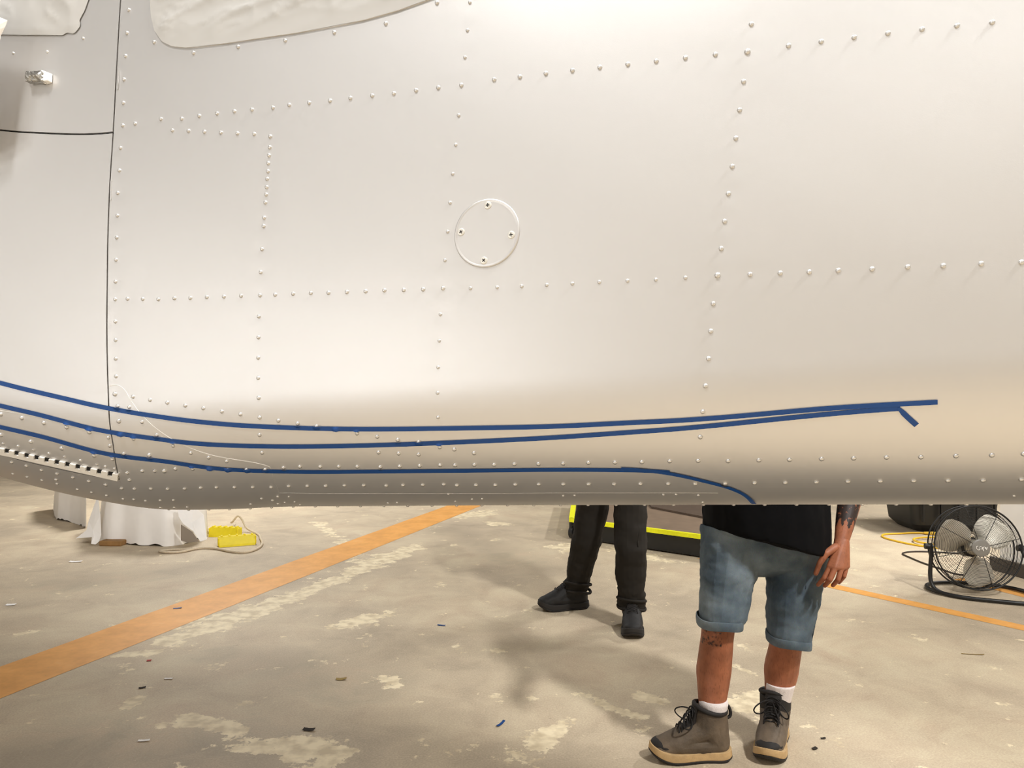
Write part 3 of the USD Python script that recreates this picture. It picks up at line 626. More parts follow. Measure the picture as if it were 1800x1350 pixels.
# foil-taped latch on the door
ls_, lv = hit(73, 139); p, a, r, n = frame(ls_, lv); B = np.column_stack([a, r, n])
lt = fuse([m3.Manifold.hull_points(np.array([(x, y, z) for x in (-.021, .017) for y in (-.0095, .0085) for z in (0, .013)] + [(-.018, 0, .017), (.013, 0, .018)]))])
lt = soften(lt, .003, 6); lt = wrinkle(lt, .0016, 220, 4); body = xf(lt, B, p)
latch = put('latch', body, FOIL, door, smooth=False, label='small door latch wrapped in wrinkled foil tape')
q = soften(m3.Manifold.hull_points(np.array([(.012, -.010, 0), (.012, .010, 0), (.024, -.007, 0), (.024, .008, 0), (.013, -.010, .014), (.013, .010, .014), (.023, -.006, .009), (.023, .007, .009)])), .003, 6)
put('latch_end', xf(q, B, p), HINGE, door, smooth=40)
q = m3.Manifold.hull_points(np.array([(-.027, -.004, .004), (-.019, -.009, .0), (-.019, .001, .001), (-.020, -.004, .010)])); put('tape_tail', xf(q, B, p), FOIL, door, smooth=False)

# blue fine-line tape
def tape(name, pts, wpx, label, lift=.0004, cut=None):
    """A strip stuck to the skin: it follows the dents and bulges over every rivet it crosses."""
    sv = hits(pts); n = 900; c = curve(sv, n); P = skin0(c[:, 0], c[:, 1]); N1 = skin0(c[:, 0], c[:, 1], off=np.full(n, 1.0)) - P
    t = np.gradient(P, axis=0); t /= np.linalg.norm(t, axis=1, keepdims=True); b = np.cross(N1, t)
    half = np.interp(np.linspace(0, 1, n), np.linspace(0, 1, len(wpx)), wpx) / F * P[:, 1] / 2
    rows = []
    for k in np.linspace(-1, 1, 7):
        Q = P + b * (half * k)[:, None]; h = dent(Q, c[:, 0], c[:, 1]) + lift
        for p, r in zip(riv_p, rivets):
            R = RR[r[4]]; d = np.linalg.norm(Q - p, axis=1); m = d < R * 2.2
            if m.any(): h[m] = np.maximum(h[m], lift + RR[r[4]] * .80 * np.clip(1.75 - d[m] / R * .95, 0, 1) ** .7)
        rows.append(Q + N1 * h[:, None])
    V = np.array(rows).transpose(1, 0, 2); top = V + N1[:, None] * .0002
    q = np.concatenate([top, V[:, ::-1]], 1); m = q.shape[1]; idx = np.arange(n - 1)[:, None] * m + np.arange(m)[None]; nx = np.arange(n - 1)[:, None] * m + (np.arange(m)[None] + 1) % m
    f = np.vstack([np.stack([idx, nx, nx + m], -1).reshape(-1, 3), np.stack([idx, nx + m, idx + m], -1).reshape(-1, 3)])
    e = (n - 1) * m; f = np.vstack([f] + [[[0, k + 1, k], [e, e + k, e + k + 1]] for k in range(1, m - 1)])
    q = q.reshape(-1, 3); fn = np.cross(q[f[:, 1]] - q[f[:, 0]], q[f[:, 2]] - q[f[:, 0]])
    if (fn[: 6] @ N1[0]).sum() < 0: f = f[:, ::-1]
    return put(name, (q, f), TAPE, smooth=40, label=label, cat='masking tape')
T1 = [(-420, 575), (-200, 626), (-90, 652), (0, 673), (60, 688), (120, 702), (190, 717.5), (250, 728), (320, 738), (400, 746), (480, 750.5), (560, 753), (640, 754), (760, 753), (860, 751.5), (1000, 748), (1100, 743), (1200, 738.3), (1330, 728.5), (1460, 717.5), (1577, 710.5), (1648, 706.7)]
T2 = [(-420, 613), (-200, 665), (-90, 692), (0, 713), (80, 732), (193, 759.5), (250, 768), (305, 775.5), (395, 782.5), (480, 784.5), (550, 784.4), (700, 781), (850, 775), (1000, 767), (1100, 760), (1200, 752.7), (1330, 740.3), (1460, 727.5), (1582, 718)]
T3 = [(-420, 650), (-200, 703), (-90, 731), (0, 750.5), (83, 770), (200, 800), (300, 812.5), (400, 825), (500, 828.6), (600, 828.8), (700, 827.7), (850, 826.5), (1011, 825), (1094, 825.8), (1140, 827), (1177, 829.5)]
T4 = [(1092, 823.3), (1150, 827.5), (1183, 832.5), (1233, 843.5), (1278, 855.5), (1300, 864), (1316.7, 875), (1326, 884)]
wd = np.linspace(7.4, 8.7, 160)
tape('blue_tape_strip', T1, wd, 'uppermost long blue tape strip, the one that reaches farthest right', lift=.0011)
tape('blue_tape_strip', T2, wd, 'middle long blue tape strip that merges into the uppermost strip at right', lift=.0009)
tape('blue_tape_strip', T3, np.linspace(7.6, 8.6, 160), 'lowest long blue tape strip, along the lower rivet row', lift=.0009)
tape('blue_tape_strip', T4, np.linspace(7.5, 8.0, 160), 'curved blue tape strip bending down to the belly edge', lift=.0014)
tape('blue_tape_strip', [(1579, 716.5), (1588, 726), (1599, 736.5), (1611, 747)], np.r_[np.linspace(5, 9.5, 50), np.full(110, 9.5)], 'short slanting blue tape piece near the right end of the strips', lift=.0014)

# masking film on the window and on the door, and a loose flap of it
def film(name, outline, hfun, label, step=.006, mat=FILM):
    sv = hits(outline); poly = Polygon(np.c_[sv[:, 0], sv[:, 1] * .3]).buffer(0); x0, y0, x1, y1 = poly.bounds
    g = np.stack(np.meshgrid(np.arange(x0, x1, step), np.arange(y0, y1, step)), -1).reshape(-1, 2)
    inn = poly.buffer(-step * .6); g = np.array([q for q in g if inn.contains(Point(q))])
    L = poly.exterior.length; bd = np.array([poly.exterior.interpolate(d).coords[0] for d in np.arange(0, L, step)]); allp = np.vstack([g, bd])
    tri = Delaunay(allp).simplices; c = allp[tri].mean(1); tri = tri[[poly.contains(Point(q)) for q in c]]
    edge = np.array([poly.exterior.distance(Point(q)) for q in allp]); h = hfun(allp, edge); s, v = allp[:, 0], allp[:, 1] / .3
    h = h + .0006; P = skin1(s, v, off=h); nn = skin0(s, v, off=h + 1) - skin0(s, v, off=h)
    fn = np.cross(P[tri[:, 1]] - P[tri[:, 0]], P[tri[:, 2]] - P[tri[:, 0]]); tri[(fn * nn[tri[:, 0]]).sum(1) < 0] = tri[(fn * nn[tri[:, 0]]).sum(1) < 0][:, ::-1]
    return put(name, (P, tri), mat, smooth=True, label=label, cat='masking film')
def creases(p, seed, fx=10, fy=30, rot=-.15):
    c, s = math.cos(rot), math.sin(rot); q = np.c_[p[:, 0] * c - p[:, 1] * s, p[:, 0] * s + p[:, 1] * c]
    n1 = meshkit.noise(np.c_[q[:, 0] * fx, q[:, 1] * fy, 0 * q[:, 0]], seed); n2 = meshkit.noise(np.c_[q[:, 0] * fx * 2.7, q[:, 1] * fy * 2.2, 0 * q[:, 0]], seed + 1)
    return (1 - np.abs(2 * n1 - 1)) ** 3 * .75 + (1 - np.abs(2 * n2 - 1)) ** 4 * .4
WINF = [(262, -60), (265, 0), (267, 30), (273, 55), (286, 74), (304, 82.5), (330, 85), (400, 77.5), (520, 59.5), (640, 36.5), (700, 19.5), (760, -2), (850, -45), (850, -60)]
wc = np.array(hit(292, 40)) * [1, .3]
def hwin(p, e):
    k = np.clip(e / .03, 0, 1); near = np.exp(-((p - wc) ** 2).sum(1) / .016 ** 2)
    return .0016 + k * creases(p, 11) * .003 * np.clip((p[:, 1] - p[:, 1].min()) / .05, .3, 1) + near * creases(p, 21, 110, 150) * .0028 * np.clip(e / .004, 0, 1)
film('masking_film', WINF, hwin, 'wrinkled white film masking the cabin window right of the upright seam', step=.0042)
DF = [(-70, -50), (-70, 58), (0, 61), (40, 62), (70, 62), (112, 63), (118, 58), (132, 60), (143, 46), (141, 36), (150, 20), (160, -8), (165, -50)]
film('masking_film', DF, lambda p, e: .0012 + np.clip(e / .03, 0, 1) * creases(p, 33, 12, 14, .5) * .004 + np.clip(1 - np.abs(e - .008) / .006, 0, 1) * .0006, 'creased white film masking the upper left door')
fp = [at(x, y, Y) for x, y, Y in ((-330, -60, 1.33), (-150, -20, 1.29), (-40, 14, 1.275), (13.5, 36, 1.262), (9, 48, 1.264), (1, 64, 1.268), (-5, 110, 1.27), (-7, 170, 1.272), (-12, 236, 1.276), (-60, 262, 1.285), (-330, 270, 1.33))]
fp = np.array(fp); cen = fp.mean(0); n_ = len(fp); thn = np.array([0, -.0006, 0])
put('loose_paper', (np.vstack([fp, cen + [0, -.02, 0], fp + thn, cen + thn + [0, -.02, 0]]), np.vstack([[(k, (k + 1) % n_, n_) for k in range(n_)], [(n_ + 1 + (k + 1) % n_, n_ + 1 + k, 2 * n_ + 1) for k in range(n_)], [(k, n_ + 1 + k, n_ + 1 + (k + 1) % n_) for k in range(n_)], [(k, n_ + 1 + (k + 1) % n_, (k + 1) % n_) for k in range(n_)]])), PAPER, smooth=False,
    label='loose corner of white masking paper standing off the door at the left edge', cat='masking paper')
# ------------------------------------------------------------------ floor fan
def build_fan():
    c = at(1713, 962, 5.22); t = thing('floor_fan', 'black floor fan with silver blades behind a round wire guard', 'fan', (c[0], c[1], 0))
    f = unit([-.12, -1.0, .16]); x = unit(np.cross(f, [0, 0, 1.0])) * -1; x = unit(np.cross([0, 0, 1.0], f)); y = np.cross(f, x); B = np.column_stack([x, y, f]); Rr = .278
    def W(p): return np.asarray(p, float) @ B.T + c
    th = np.linspace(0, 2 * np.pi, 49)[:-1]
    def circ(r, z): return np.c_[r * np.cos(th), r * np.sin(th), np.full(len(th), z)]
    put('guard_rim', cat_([tube(W(circ(Rr, .055)), .0055, 6, True), tube(W(circ(Rr, -.055)), .0055, 6, True), tube(W(circ(Rr - .004, .0)), .003, 6, True)]), BLACKS, t, smooth=True)
    def zf(r): return .055 + .032 * (1 - (r / Rr) ** 2) ** .6
    rg = np.linspace(.075, Rr - .008, 22)
    put('front_grille', cat_([tube(W(circ(r, zf(r))), .0011, 4, True) for r in rg]), BLACKS, t, smooth=True)
    put('rear_grille', cat_([tube(W(circ(r, -zf(r))), .0011, 4, True) for r in rg[::2]]), BLACKS, t, smooth=True)
    for s in (1, -1):
        for k in range(8):
            a = k * np.pi / 4 + .25; rr = np.linspace(.05, Rr, 10)
            put('guard_spoke', tube(W(np.c_[rr * math.cos(a), rr * math.sin(a), s * (zf(rr) + .002)]), .0022, 5), BLACKS, t, smooth=True)
    for k in range(3):
        a0 = math.radians((-88, 38, 152)[k]); nu, nv = 12, 9; V = []
        for i in range(nu):
            r = .055 + (.255 - .055) * i / (nu - 1); w = .062 + .11 * math.sin(min(1, i / (nu - 1) * 1.15) * np.pi * .62) - (.03 if i == nu - 1 else 0)
            for j in range(nv):
                q = (j / (nv - 1) - .5); ang = a0 + q * w / max(r, .11) * 1.35 + .35 * (r - .1); zz = -q * .075 * (1.25 - i / nu * .5) + .012 * (1 - 4 * q * q) + (.006 if (i % 11 == 10 or abs(abs(q) - .32) < .04) else 0)
                V.append((r * math.cos(ang), r * math.sin(ang), zz))
        V = np.array(V); fr = grid_faces(nu, nv); V2 = V + [0, 0, .002]
        put('blade', (W(np.vstack([V, V2])), np.vstack([fr[:, ::-1], fr + len(V)])), ALU, t, smooth=True)
    hub = [(.052, -.03), (.052, .02), (.045, .035), (.0, .038)]
    def lathe(pr, n=28):
        V = np.vstack([[(max(r, 1e-4) * math.cos(q), max(r, 1e-4) * math.sin(q), z) for q in np.arange(n) * 2 * np.pi / n] for r, z in pr]); ff = []
        for i in range(len(pr) - 1):
            for k in range(n): ff += [(i * n + k, i * n + (k + 1) % n, (i + 1) * n + (k + 1) % n), (i * n + k, (i + 1) * n + (k + 1) % n, (i + 1) * n + k)]
        return W(V), np.array(ff)
    put('hub', lathe(hub), ALU, t, smooth=40)
    put('motor', lathe([(0, -.16), (.06, -.155), (.068, -.14), (.068, -.05), (.05, -.03)]), BLACKS, t, smooth=40)
    bd = lathe([(.056, .086), (.058, .094), (.05, .1), (0, .101)]); badge = put('badge', bd, simple('grey_badge', lin(120, 116, 108), .4), t, smooth=40)
    for pts in ([(-.026, .012), (-.034, .0), (-.026, -.012), (-.012, -.008)], [(-.012, -.008), (-.004, .008), (.004, -.004), (-.006, -.006)], [(.006, .006), (.008, -.018), (.012, .006), (.022, .004), (.018, -.006)], [(.026, .006), (.028, -.010), (.036, .008)]):
        put('badge_lettering', tube(W(np.c_[curve(np.array(pts), 14), np.full(14, .1025)]), .0022, 5), WTAB, badge, smooth=True)
    # stand: one bent tube from pivot to pivot along the floor, with feet and knobs
    L = c + x * -(Rr + .012); Rt = c + x * (Rr + .012)
    q = curve([L + [0, 0, .02], [L[0] - .005, L[1] - .02, .16], [L[0] + .0, L[1] - .06, .04], [L[0] + .07, L[1] - .16, .016], [c[0] + .02, L[1] - .30, .016], [Rt[0] - .04, Rt[1] - .27, .016], [Rt[0] + .03, Rt[1] - .20, .03], [Rt[0] + .03, Rt[1] - .10, .16], Rt + [0.0, 0, .02]], 70)
    put('stand', tube(q, .0135, 10), BLACKS, t, smooth=True)
    q = curve([[L[0] + .03, L[1] - .10, .016], [L[0] + .05, L[1] + .12, .016], [Rt[0] - .05, Rt[1] + .16, .016], [Rt[0], Rt[1] - .16, .016]], 40)
    put('stand', tube(q, .0125, 8), BLACKS, t, smooth=True)
    for s, e in ((-1, L), (1, Rt)):
        put('pivot_knob', tube([e - x * s * .02, e + x * s * .03], .02, 12), BLACKP, t, smooth=40)
    put('rubber_foot', box((Rt[0] + .0, Rt[1] - .25, .012), (.06, .035, .024), None, .004), BLACKP, t, smooth=False)
    return c
FAN = build_fan()

# ------------------------------------------------------------------ cords by the fan
def fl(px, py, z): q = floor_at(px, py); return np.array([q[0], q[1], z])
cy = [fl(1700, 968, .008), fl(1640, 964, .008), fl(1600, 958, .008), fl(1565, 950, .008), fl(1551.5, 945, .008), fl(1556, 940.5, .008), fl(1580, 939.5, .008), fl(1612, 938.5, .010), fl(1640, 940, .008), fl(1690, 944, .008),
      fl(1715, 951, .02), fl(1690, 962, .022), fl(1640, 961, .022), fl(1612, 956, .02), fl(1606, 951.5, .02), fl(1618, 949, .02), fl(1660, 949, .02), fl(1700, 956, .034), fl(1705, 964, .034), fl(1660, 967, .034)]
t = thing('extension_cord', 'coiled yellow extension cord on the floor left of the fan', 'cord', (*floor_at(1620, 952)[:2], 0))
put('cable', tube(curve(cy, 150), .0085, 8), CORDY, t, smooth=True)
a = fl(1648, 941, .014); b = fl(1624, 939.5, .014); put('plug', tube([a, a + (b - a) * .3, b], [.014, .018, .011], 8), CORDY, t, smooth=40)
for k in range(9):
    u = k / 8; p = fl(1655 + 42 * u, 963.5 + 1.5 * u, .03); w_ = np.linspace(0, 2 * np.pi, 15)[:-1]
    put('coil_loop', tube(np.c_[p[0] + .05 * np.sin(w_) * .35, p[1] + .075 * np.cos(w_), p[2] + .022 * np.sin(w_)], .007, 6, True), CORDY, t, smooth=True)
put('power_cable', tube(curve([fl(1702, 975, .008), fl(1650, 972, .007), fl(1605, 971, .007), fl(1586.5, 974.5, .007), fl(1596, 980, .007), fl(1625, 992, .007), fl(1655, 1002, .007), fl(1690, 1012, .007), fl(1712, 1008, .03), FAN + [0, .14, -.02]], 90), .0065, 8), simple('brown_black_rubber', lin(52, 42, 34), .5), smooth=True,
    label='dark power cable curving over the floor to the fan', cat='cord')

# ------------------------------------------------------------------ black bin behind the fan
p = floor_at(1682, 938); t = thing('storage_bin', 'black plastic bin standing behind the fan', 'bin', (p[0], p[1], 0))
def frustum(c, w0, d0, w1, d1, z0, z1, r0, r1):
    pts = []
    for (w, d, z, r) in ((w0, d0, z0, r0), (w1, d1, z1, r1)):
        for sx in (-1, 1):
            for sy in (-1, 1):
                for q in np.linspace(0, np.pi / 2, 5): pts.append((c[0] + sx * (w / 2 - r + r * math.cos(q)), c[1] + sy * (d / 2 - r + r * math.sin(q)), z))
    m = trimesh.convex.convex_hull(np.array(pts)); return np.array(m.vertices), np.array(m.faces)
put('body', frustum(p + [.02, .33, 0], .80, .56, .92, .66, .07, .62, .08, .06), BLACKP, t, smooth=40)
put('base', frustum(p + [.02, .33, 0], .66, .44, .80, .56, .0, .07, .06, .08), BLACKP, t, smooth=40)
put('rim', frustum(p + [.02, .33, 0], .98, .72, .98, .72, .60, .66, .06, .06), BLACKP, t, smooth=40)
for i, xx in enumerate(np.linspace(-.32, .36, 5)): put('rib', box(p + [xx, -.005 - .0, .34], (.02, .03, .46), None, .004), BLACKP, t, smooth=False)
put('handle', tube([p + [-.45, .2, .55], p + [-.50, .22, .54], p + [-.50, .42, .54], p + [-.45, .44, .55]], .014, 8), BLACKS, t, smooth=True)

# ------------------------------------------------------------------ low platform with yellow edges
A_ = np.array([.525, 7.02, 0]); B_ = np.array([2.15, 5.76, 0]); A2 = np.array([.70, 8.75, 0]); B2 = np.array([3.2, 8.2, 0])
t = thing('platform', 'low dark work platform with bright yellow edges behind the men', 'platform', (A_[0] + .6, A_[1], 0)); Zp = .192
def prism(poly, z0, z1):
    e = trimesh.creation.extrude_polygon(Polygon([q[:2] for q in poly]), z1 - z0, engine='earcut'); return np.array(e.vertices) + [0, 0, z0], np.array(e.faces)
put('deck', prism([A_, B_, B2, A2], Zp - .022, Zp), PLY, t, smooth=False)
def edge_bar(a, b, w=.034, h=.036, out=.004):
    d = unit(b - a); n = np.array([d[1], -d[0], 0]); return prism([a + n * out, b + n * out, b - n * (w - out), a - n * (w - out)], Zp - h + .004, Zp + .004)
put('edge_strip', edge_bar(A_, B_), YELT, t, smooth=False); put('edge_strip', edge_bar(A2, A_, .05), YELT, t, smooth=False); put('edge_strip', edge_bar(B_, B2), YELT, t, smooth=False)
i1, i2 = A_ + (B_ - A_) * .10 + [.03, .03, 0], B_ + [-.02, .04, 0]
put('skirt', prism([i1, i2, i2 + [.02, .03, 0], i1 + [.02, .03, 0]], .012, Zp - .03), BLACKP, t, smooth=False)
put('skirt', prism([i1 + [0, .0, 0], i1 + [.03, 0, 0], A2 + [.2, -.1, 0], A2 + [.17, -.1, 0]], .05, Zp - .03), BLACKP, t, smooth=False)
put('skirt', prism([i2, i2 + [.03, 0, 0], B2 + [-.03, -.05, 0], B2 + [-.06, -.05, 0]], .012, Zp - .03), BLACKP, t, smooth=False)
for q in (A_ + [.035, .03, 0], A_ + [.11, -.015, 0]):
    put('caster', tube([q + [-.016, .01, .062], q + [.016, -.01, .062]], .060, 18), BLACKP, t, smooth=40)
    put('caster_fork', box(q + [.0, .0, .135], (.05, .04, .04), None, .004), BLACKS, t, smooth=False)
put('leg', box(A_ + [.012, .012, .095], (.025, .03, .15), None, .003), BLACKS, t, smooth=False)
for q in (B_ + [-.2, .3, 0], B2 + [-.3, -.3, 0], A2 + [.3, -.3, 0]): put('caster', tube([q + [-.02, 0, .06], q + [.02, 0, .06]], .058, 16), BLACKP, t, smooth=40)
# a dark crate standing on it, only its foot in sight
q = at(1182, 898, 7.35); 
put('deck_plank', prism([A_ + [.85, .55, 0], B_ + [-.08, .75, 0], B_ + [.3, 2.0, 0], A_ + [.9, 1.35, 0]], Zp + .0005, Zp + .02), simple('dark_plank', lin(84, 68, 54), .8, var=.15, scale=9), t, smooth=False)
# ------------------------------------------------------------------ white paper cover and a second one left of it
def cover_shape(name, corners_px, htop, depth, label, seed, lean=0.0, fold=.02):
    """A tent of paper round a footprint that follows the photographed hem; open at the bottom, closed on top."""
    base = np.array([floor_at(*q) for q in corners_px]); back = base[::-1] + np.array([0.05, depth, 0]) * np.array([1, 1, 1]); back[:, 0] = base[::-1, 0] * (base[::-1, 1] + depth) / base[::-1, 1] - .02
    loop = np.vstack([base, back]); N = 220; c = curve(loop, N, True) if False else None
    L = np.vstack([loop, loop[:1]]); d = np.r_[0, np.cumsum(np.linalg.norm(np.diff(L, axis=0), axis=1))]; u = np.linspace(0, d[-1], N, endpoint=False)
    c = np.stack([np.interp(u, d, L[:, k]) for k in range(3)], 1); from scipy.ndimage import gaussian_filter1d as g1; c = g1(c, 1.5, axis=0, mode='wrap'); cen = c.mean(0)
    rows = []; HN = 26; k = np.arange(N)
    rag = (meshkit.noise(np.c_[k / 5.0, 0 * k, 0 * k], seed) - .3) * .03 + (meshkit.noise(np.c_[k / 1.7, 0 * k, 0 * k], seed + 2) - .5) * .012
    for j in range(HN):
        w = j / (HN - 1); z = htop * w + np.clip(rag, .001, .04) * (1 - w) ** 2
        r = 1 - (.15 + .0 * w) * w ** 1.2 - (.55 * max(0, w - .86) / .14 if w > .86 else 0)
        fo = fold * (1 - w * .6) * (np.sin(k / N * 2 * np.pi * 9 + seed + 3 * w) * .5 + (meshkit.noise(np.c_[k / 9.0, np.full(N, w * 2.0), 0 * k], seed + 5) - .5) * 1.6)
        P = cen + (c - cen) * (r + fo[:, None] * 1.6); P[:, 2] = z; P[:, 0] += lean * w; rows.append(P)
    V = np.vstack(rows + [[cen + [lean, 0, htop * 1.01]]]); f = []
    for j in range(HN - 1):
        for q in range(N): l = (q + 1) % N; f += [(j * N + q, j * N + l, (j + 1) * N + l), (j * N + q, (j + 1) * N + l, (j + 1) * N + q)]
    for q in range(N): f.append(((HN - 1) * N + q, (HN - 1) * N + (q + 1) % N, len(V) - 1))
    t = thing(name, label, 'paper cover', (cen[0], cen[1], 0)); put('paper', (V, np.array(f)), PAPER, t, smooth=50)
    return t, cen
t, cen = cover_shape('paper_cover', [(176, 955), (190, 957), (215, 956), (245, 960), (290, 961), (318, 957), (345, 949), (364, 944)], .74, .85, 'large white paper cover draped to the floor beside the yellow chocks', 3, .02)
# torn tail at the left hem, a torn flap at the right, the board under the hem
def sheet(pts, thick=.0025):
    pts = np.array(pts, float); n = len(pts); c = pts.mean(0); o = np.array([0, thick, 0])
    V = np.vstack([pts, c, pts + o, c + o]); f = [(k, (k + 1) % n, n) for k in range(n)] + [(n + 1 + (k + 1) % n, n + 1 + k, 2 * n + 1) for k in range(n)] + [(k, n + 1 + k, (k + 1) % n) for k in range(n)] + [((k + 1) % n, n + 1 + k, n + 1 + (k + 1) % n) for k in range(n)]
    return V, np.array(f)
Yc = floor_at(200, 957)[1]
put('torn_tail', sheet([at(172, 870, Yc + .10), at(176, 905, Yc + .02), at(178, 940, Yc - .03), at(174, 952, Yc - .05), at(168, 957, Yc - .06), at(160, 956, Yc - .06), at(164, 944, Yc - .04), at(133, 946.5, Yc + .0), at(152, 932, Yc + .01), at(156, 915, Yc + .05)]), PAPER, t, smooth=False)
put('torn_flap', sheet([at(312, 890, Yc - .10), at(340, 890, Yc - .04), at(358, 905, Yc), at(364, 948, Yc - .12), at(352, 952, Yc - .16), at(340, 934, Yc - .16), at(322, 921, Yc - .16), at(314, 908, Yc - .14)]), PAPER, t, smooth=False)
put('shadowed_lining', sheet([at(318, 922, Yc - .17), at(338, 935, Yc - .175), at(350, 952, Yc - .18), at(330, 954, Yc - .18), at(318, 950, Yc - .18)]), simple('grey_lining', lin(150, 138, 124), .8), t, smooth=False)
put('board', box(floor_at(193, 959) + [.02, .03, .022], (.20, .12, .044), rotz(-.05), .006), WOOD, t, smooth=False)
t, cen = cover_shape('paper_cover', [(96, 908), (100, 914), (122, 918), (140, 923), (151, 929)], .62, .5, 'smaller white paper cover standing left of the large one', 8, .03, .012)

# ------------------------------------------------------------------ yellow wheel chocks and rope
def chock(c, ang, L, label, leanz=0.0):
    t = thing('wheel_chock', label, 'wheel chock', c); R = rotz(ang)
    tri = Polygon([(-.062, 0), (.062, 0), (.058, .018), (.022, .085), (-.022, .085), (-.058, .018)])
    hole = Polygon([(-.024, .016), (.024, .016), (.014, .05), (-.014, .05)])
    e = trimesh.creation.extrude_polygon(tri.difference(hole), L, engine='earcut'); v = np.array(e.vertices); v = np.c_[v[:, 2] - L / 2, v[:, 0], v[:, 1]]
    put('body', (v @ R.T + c, np.array(e.faces)[:, ::-1]), YEL, t, smooth=False)
    for s in np.linspace(-.42, .42, 5):
        put('rib', (lambda q: (q[0] @ R.T + c, q[1]))(box((s * L, 0, .088), (.016, .05, .012), None, .003)), YEL, t, smooth=False)
    for s in (-1, 1): put('end_cap', (lambda q: (q[0] @ R.T + c, q[1]))(box((s * (L / 2 + .004), 0, .042), (.010, .092, .072), None, .004)), YEL, t, smooth=False)
    return t
c1, c2 = floor_at(389, 946) + [0, .10, 0], floor_at(414, 957) + [.02, .0, 0]
chock(c1, -.12, .27, 'yellow wheel chock nearer the white cover')
chock(c2 + [0, -.02, 0], .42, .30, 'yellow wheel chock farther from the white cover')
put('rope', tube(curve([fl(378, 938, .012), fl(377, 931, .012), fl(392, 929, .012), fl(408, 930, .02), fl(411, 924, .06), at(413, 912, c1[1] + .25), at(418, 907, c1[1] + .25), at(426, 914, c1[1] + .24), at(432, 926, c1[1] + .20), fl(447, 938, .012), fl(458, 949, .012), fl(456, 964, .012), fl(430, 973, .012), fl(397, 970, .012),
    fl(375, 966, .012), fl(350, 966, .012), fl(320, 972, .012), fl(290, 973, .012), fl(281, 971, .012), fl(297, 969, .012), fl(325, 968, .012), fl(338, 967, .012)], 170), .010, 7), ROPE, smooth=True, label='pale rope looped round the yellow wheel chocks', cat='rope')

# ------------------------------------------------------------------ scraps on the floor
def scrap(name, px, py, L, W_, ang, mat, label, cat, curl=.25):
    c = floor_at(px, py); n = 9; s = np.linspace(-.5, .5, n); V = []
    for q in s:
        w = W_ * (1 - (abs(q) * 1.6) ** 3 * .5) if name in ('dry_leaf',) else W_ * (.9 + .1 * math.sin(q * 20))
        z = .002 + curl * L * (q + .1) ** 2 * 1.2
        V += [(q * L, -w / 2, z), (q * L, w / 2, z + .1 * W_)]
    V = np.array(V); f = grid_faces(n, 2); V2 = V + [0, 0, .0012]
    V = np.vstack([V, V2]) @ rotz(ang).T + c; put(name, (V, np.vstack([f, (f + 2 * n)[:, ::-1]])), mat, smooth=False, label=label, cat=cat)
scrap('tape_scrap', 880, 1274, .055, .012, 1.0, TAPE, 'curled blue tape scrap on the floor left of the booted man', 'scrap')
scrap('tape_scrap', 776, 1100, .050, .012, -.35, TAPE, 'blue tape scrap lying alone on the open floor', 'scrap', .1)
scrap('tape_scrap', 312, 1070, .05, .014, .3, TAPE, 'blue tape scrap on the wide orange floor line', 'scrap', .1)
scrap('dry_leaf', 600, 1195, .05, .022, .05, LEAF, 'dry tan leaf curled on the concrete', 'leaf')
scrap('red_scrap', 262, 1162, .022, .016, .2, RED, 'tiny red scrap beside the orange line', 'scrap', .1)
scrap('paper_scrap', 133, 988, .10, .03, .0, PAPER, 'white paper scrap in front of the white covers', 'scrap', .1)
scrap('paper_scrap', 296, 1194, .04, .014, .0, PAPER, 'small white paper scrap near the orange line', 'scrap', .1)
scrap('paper_scrap', 253, 1303, .045, .014, .1, PAPER, 'white paper scrap at the lower left of the floor', 'scrap', .1)
scrap('paper_scrap', 19, 1064, .06, .03, .1, PAPER, 'white paper scrap at the far left edge', 'scrap', .1)
scrap('yellow_string', 1710, 1151, .11, .006, -.18, LEAF, 'thin yellowish string on the floor below the fan', 'string', .05)
scrap('dark_scrap', 250, 1210, .03, .014, .4, DIRT, 'small black scrap near the orange line', 'scrap', .2)
scrap('dark_scrap', 543, 1284, .05, .022, -.2, DIRT, 'larger dark flake at the bottom of the floor', 'scrap', .2)
scrap('dark_scrap', 1432, 1317, .022, .016, .5, DIRT, 'dark crumb just right of the boots', 'scrap', .2)
scrap('dark_scrap', 1447, 1299, .02, .010, .1, DIRT, 'second dark crumb right of the boots, the farther one', 'scrap', .2)
